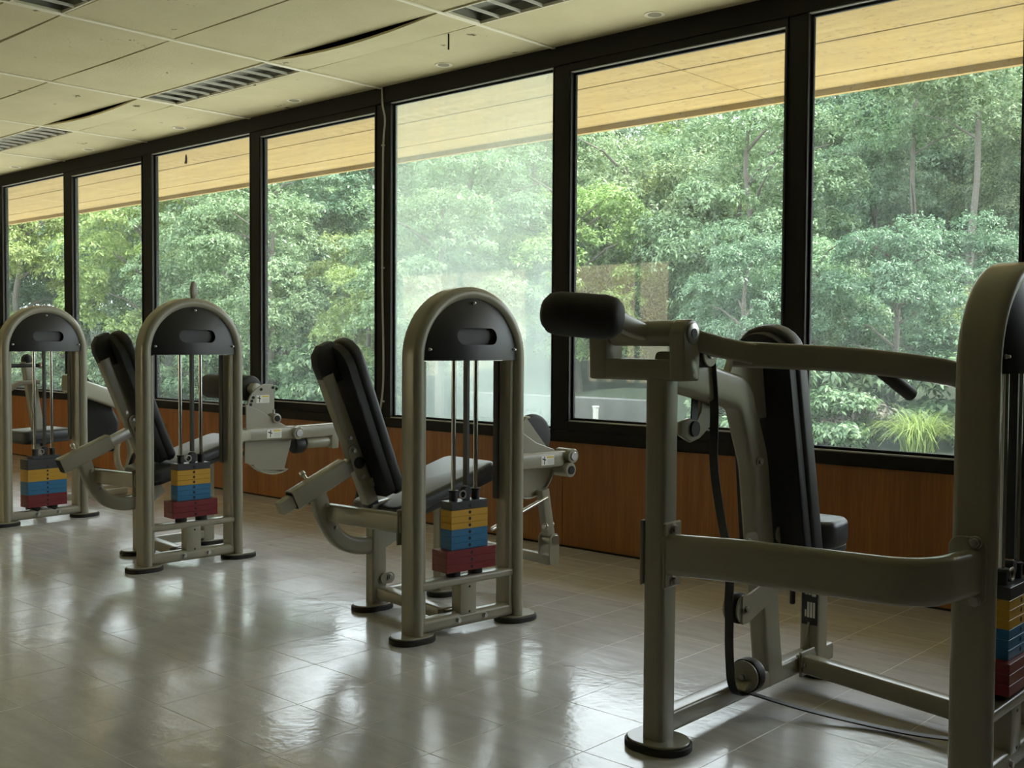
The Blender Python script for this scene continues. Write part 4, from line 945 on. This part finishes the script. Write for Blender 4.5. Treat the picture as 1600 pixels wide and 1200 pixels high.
def grass_tuft(x, y, s, label):
    g = np.random.default_rng(5); N = 700; a = g.uniform(0, 2*np.pi, N); L = g.uniform(.6, 1.25, N); lean = g.uniform(.5, 1.35, N); w_ = .010
    V_ = []; F_ = []; seg = 5
    for i in range(N):
        dx, dy = math.cos(a[i]), math.sin(a[i]); b0 = g.normal(0, .10, 2); k0 = len(V_)
        for j in range(seg+1):
            t = j/seg; r = lean[i]*L[i]*t**1.5*.9; z = L[i]*(t*1.0-.58*lean[i]*t*t*t*1.1); ww = w_*(1-t*.85)
            V_.append((b0[0]+dx*r-dy*ww, b0[1]+dy*r+dx*ww, z)); V_.append((b0[0]+dx*r+dy*ww, b0[1]+dy*r-dx*ww, z))
        for j in range(seg): q = k0+2*j; F_.append((q, q+1, q+3, q+2))
    me = np_mesh('blades', np.array(V_), np.array(F_), M['grass']); t = thing('grass_tuft', label, 'grass', (x, y, -.5), 0); t.scale = (s, s, s); tag(link('blades', me, t), kind='stuff')
grass_tuft(-6.85, 12.3, .92, 'arching bright green grass tuft low in the rightmost window')
tag(MB().box((0, 0, .35), (5.4, .25, .55)).build('retaining_wall', M['stone'], None, .02, 1), 'low dark stone wall under the trees behind the widest clear window', 'wall').location = (-14.2, 12.35, -.52)
t = thing('marker_post', 'small white marker post in front of the dark stone wall', 'post', (-13.0, 11.9, -.5)); MB().box((0, 0, .22), (.09, .08, .44)).build('post', M['plate_grey'], t, .01, 1); MB().box((0, 0, .45), (.11, .10, .04)).build('post_cap', M['plate_grey'], t, .01, 1)
t = thing('guard_rail', 'pale metal guard rail at the lower left of the rightmost window', 'guard rail', (-9.15, 13.3, -.62), R(-22)); MB().box((0, 0, .52), (2.0, .05, .12)).build('rail', M['louvre'], t, .015, 2)
for s in (-1, 0, 1): MB().box((s*.9, .06, .25), (.08, .06, .55)).build('rail_post', M['conduit'], t, .005, 1)

# every tree and shrub is told apart by window, row and order from the left
ORD = ['first', 'second', 'third', 'fourth', 'fifth', 'sixth', 'seventh', 'eighth', 'ninth', 'tenth', 'eleventh', 'twelfth', 'thirteenth', 'fourteenth', 'fifteenth', 'sixteenth', 'seventeenth', 'eighteenth']
WIN = [(0, 'beyond the left edge'), (108, 'behind the leftmost window'), (235, 'behind the second window'), (402, 'behind the third window'), (598, 'behind the fourth window'), (875, 'behind the fogged window'), (1250, 'behind the sixth window'), (1600, 'behind the rightmost window'), (9e9, 'beyond the right edge')]
KD = {'a': 'broad mid green tree', 'b': 'rounded mid green tree', 'c': 'dark layered tree', 'd': 'yellow green tree', 'e': 'dense dark green tree', 's': 'low green shrub'}
ROWN = ['front row', 'second row', 'third row', 'back row']
for LST in (TREES, SHRUBS):
    bins = {}
    for o_, k_, ring_, p in LST:
        q = project((p[0], p[1], 1.0)); wn = next(i for i, (lim, _) in enumerate(WIN) if q[0] < lim); bins.setdefault((wn, ring_), []).append((q[0], o_, k_))
    for (wn, ring_), L_ in bins.items():
        L_.sort(key=lambda z: z[0])
        for i, (_, o_, k_) in enumerate(L_):
            if k_: o_['label'] = '%s, %s from left in the %s %s' % (KD[k_], ORD[i], 'slope-foot row' if k_ == 's' else ROWN[ring_], WIN[wn][1])
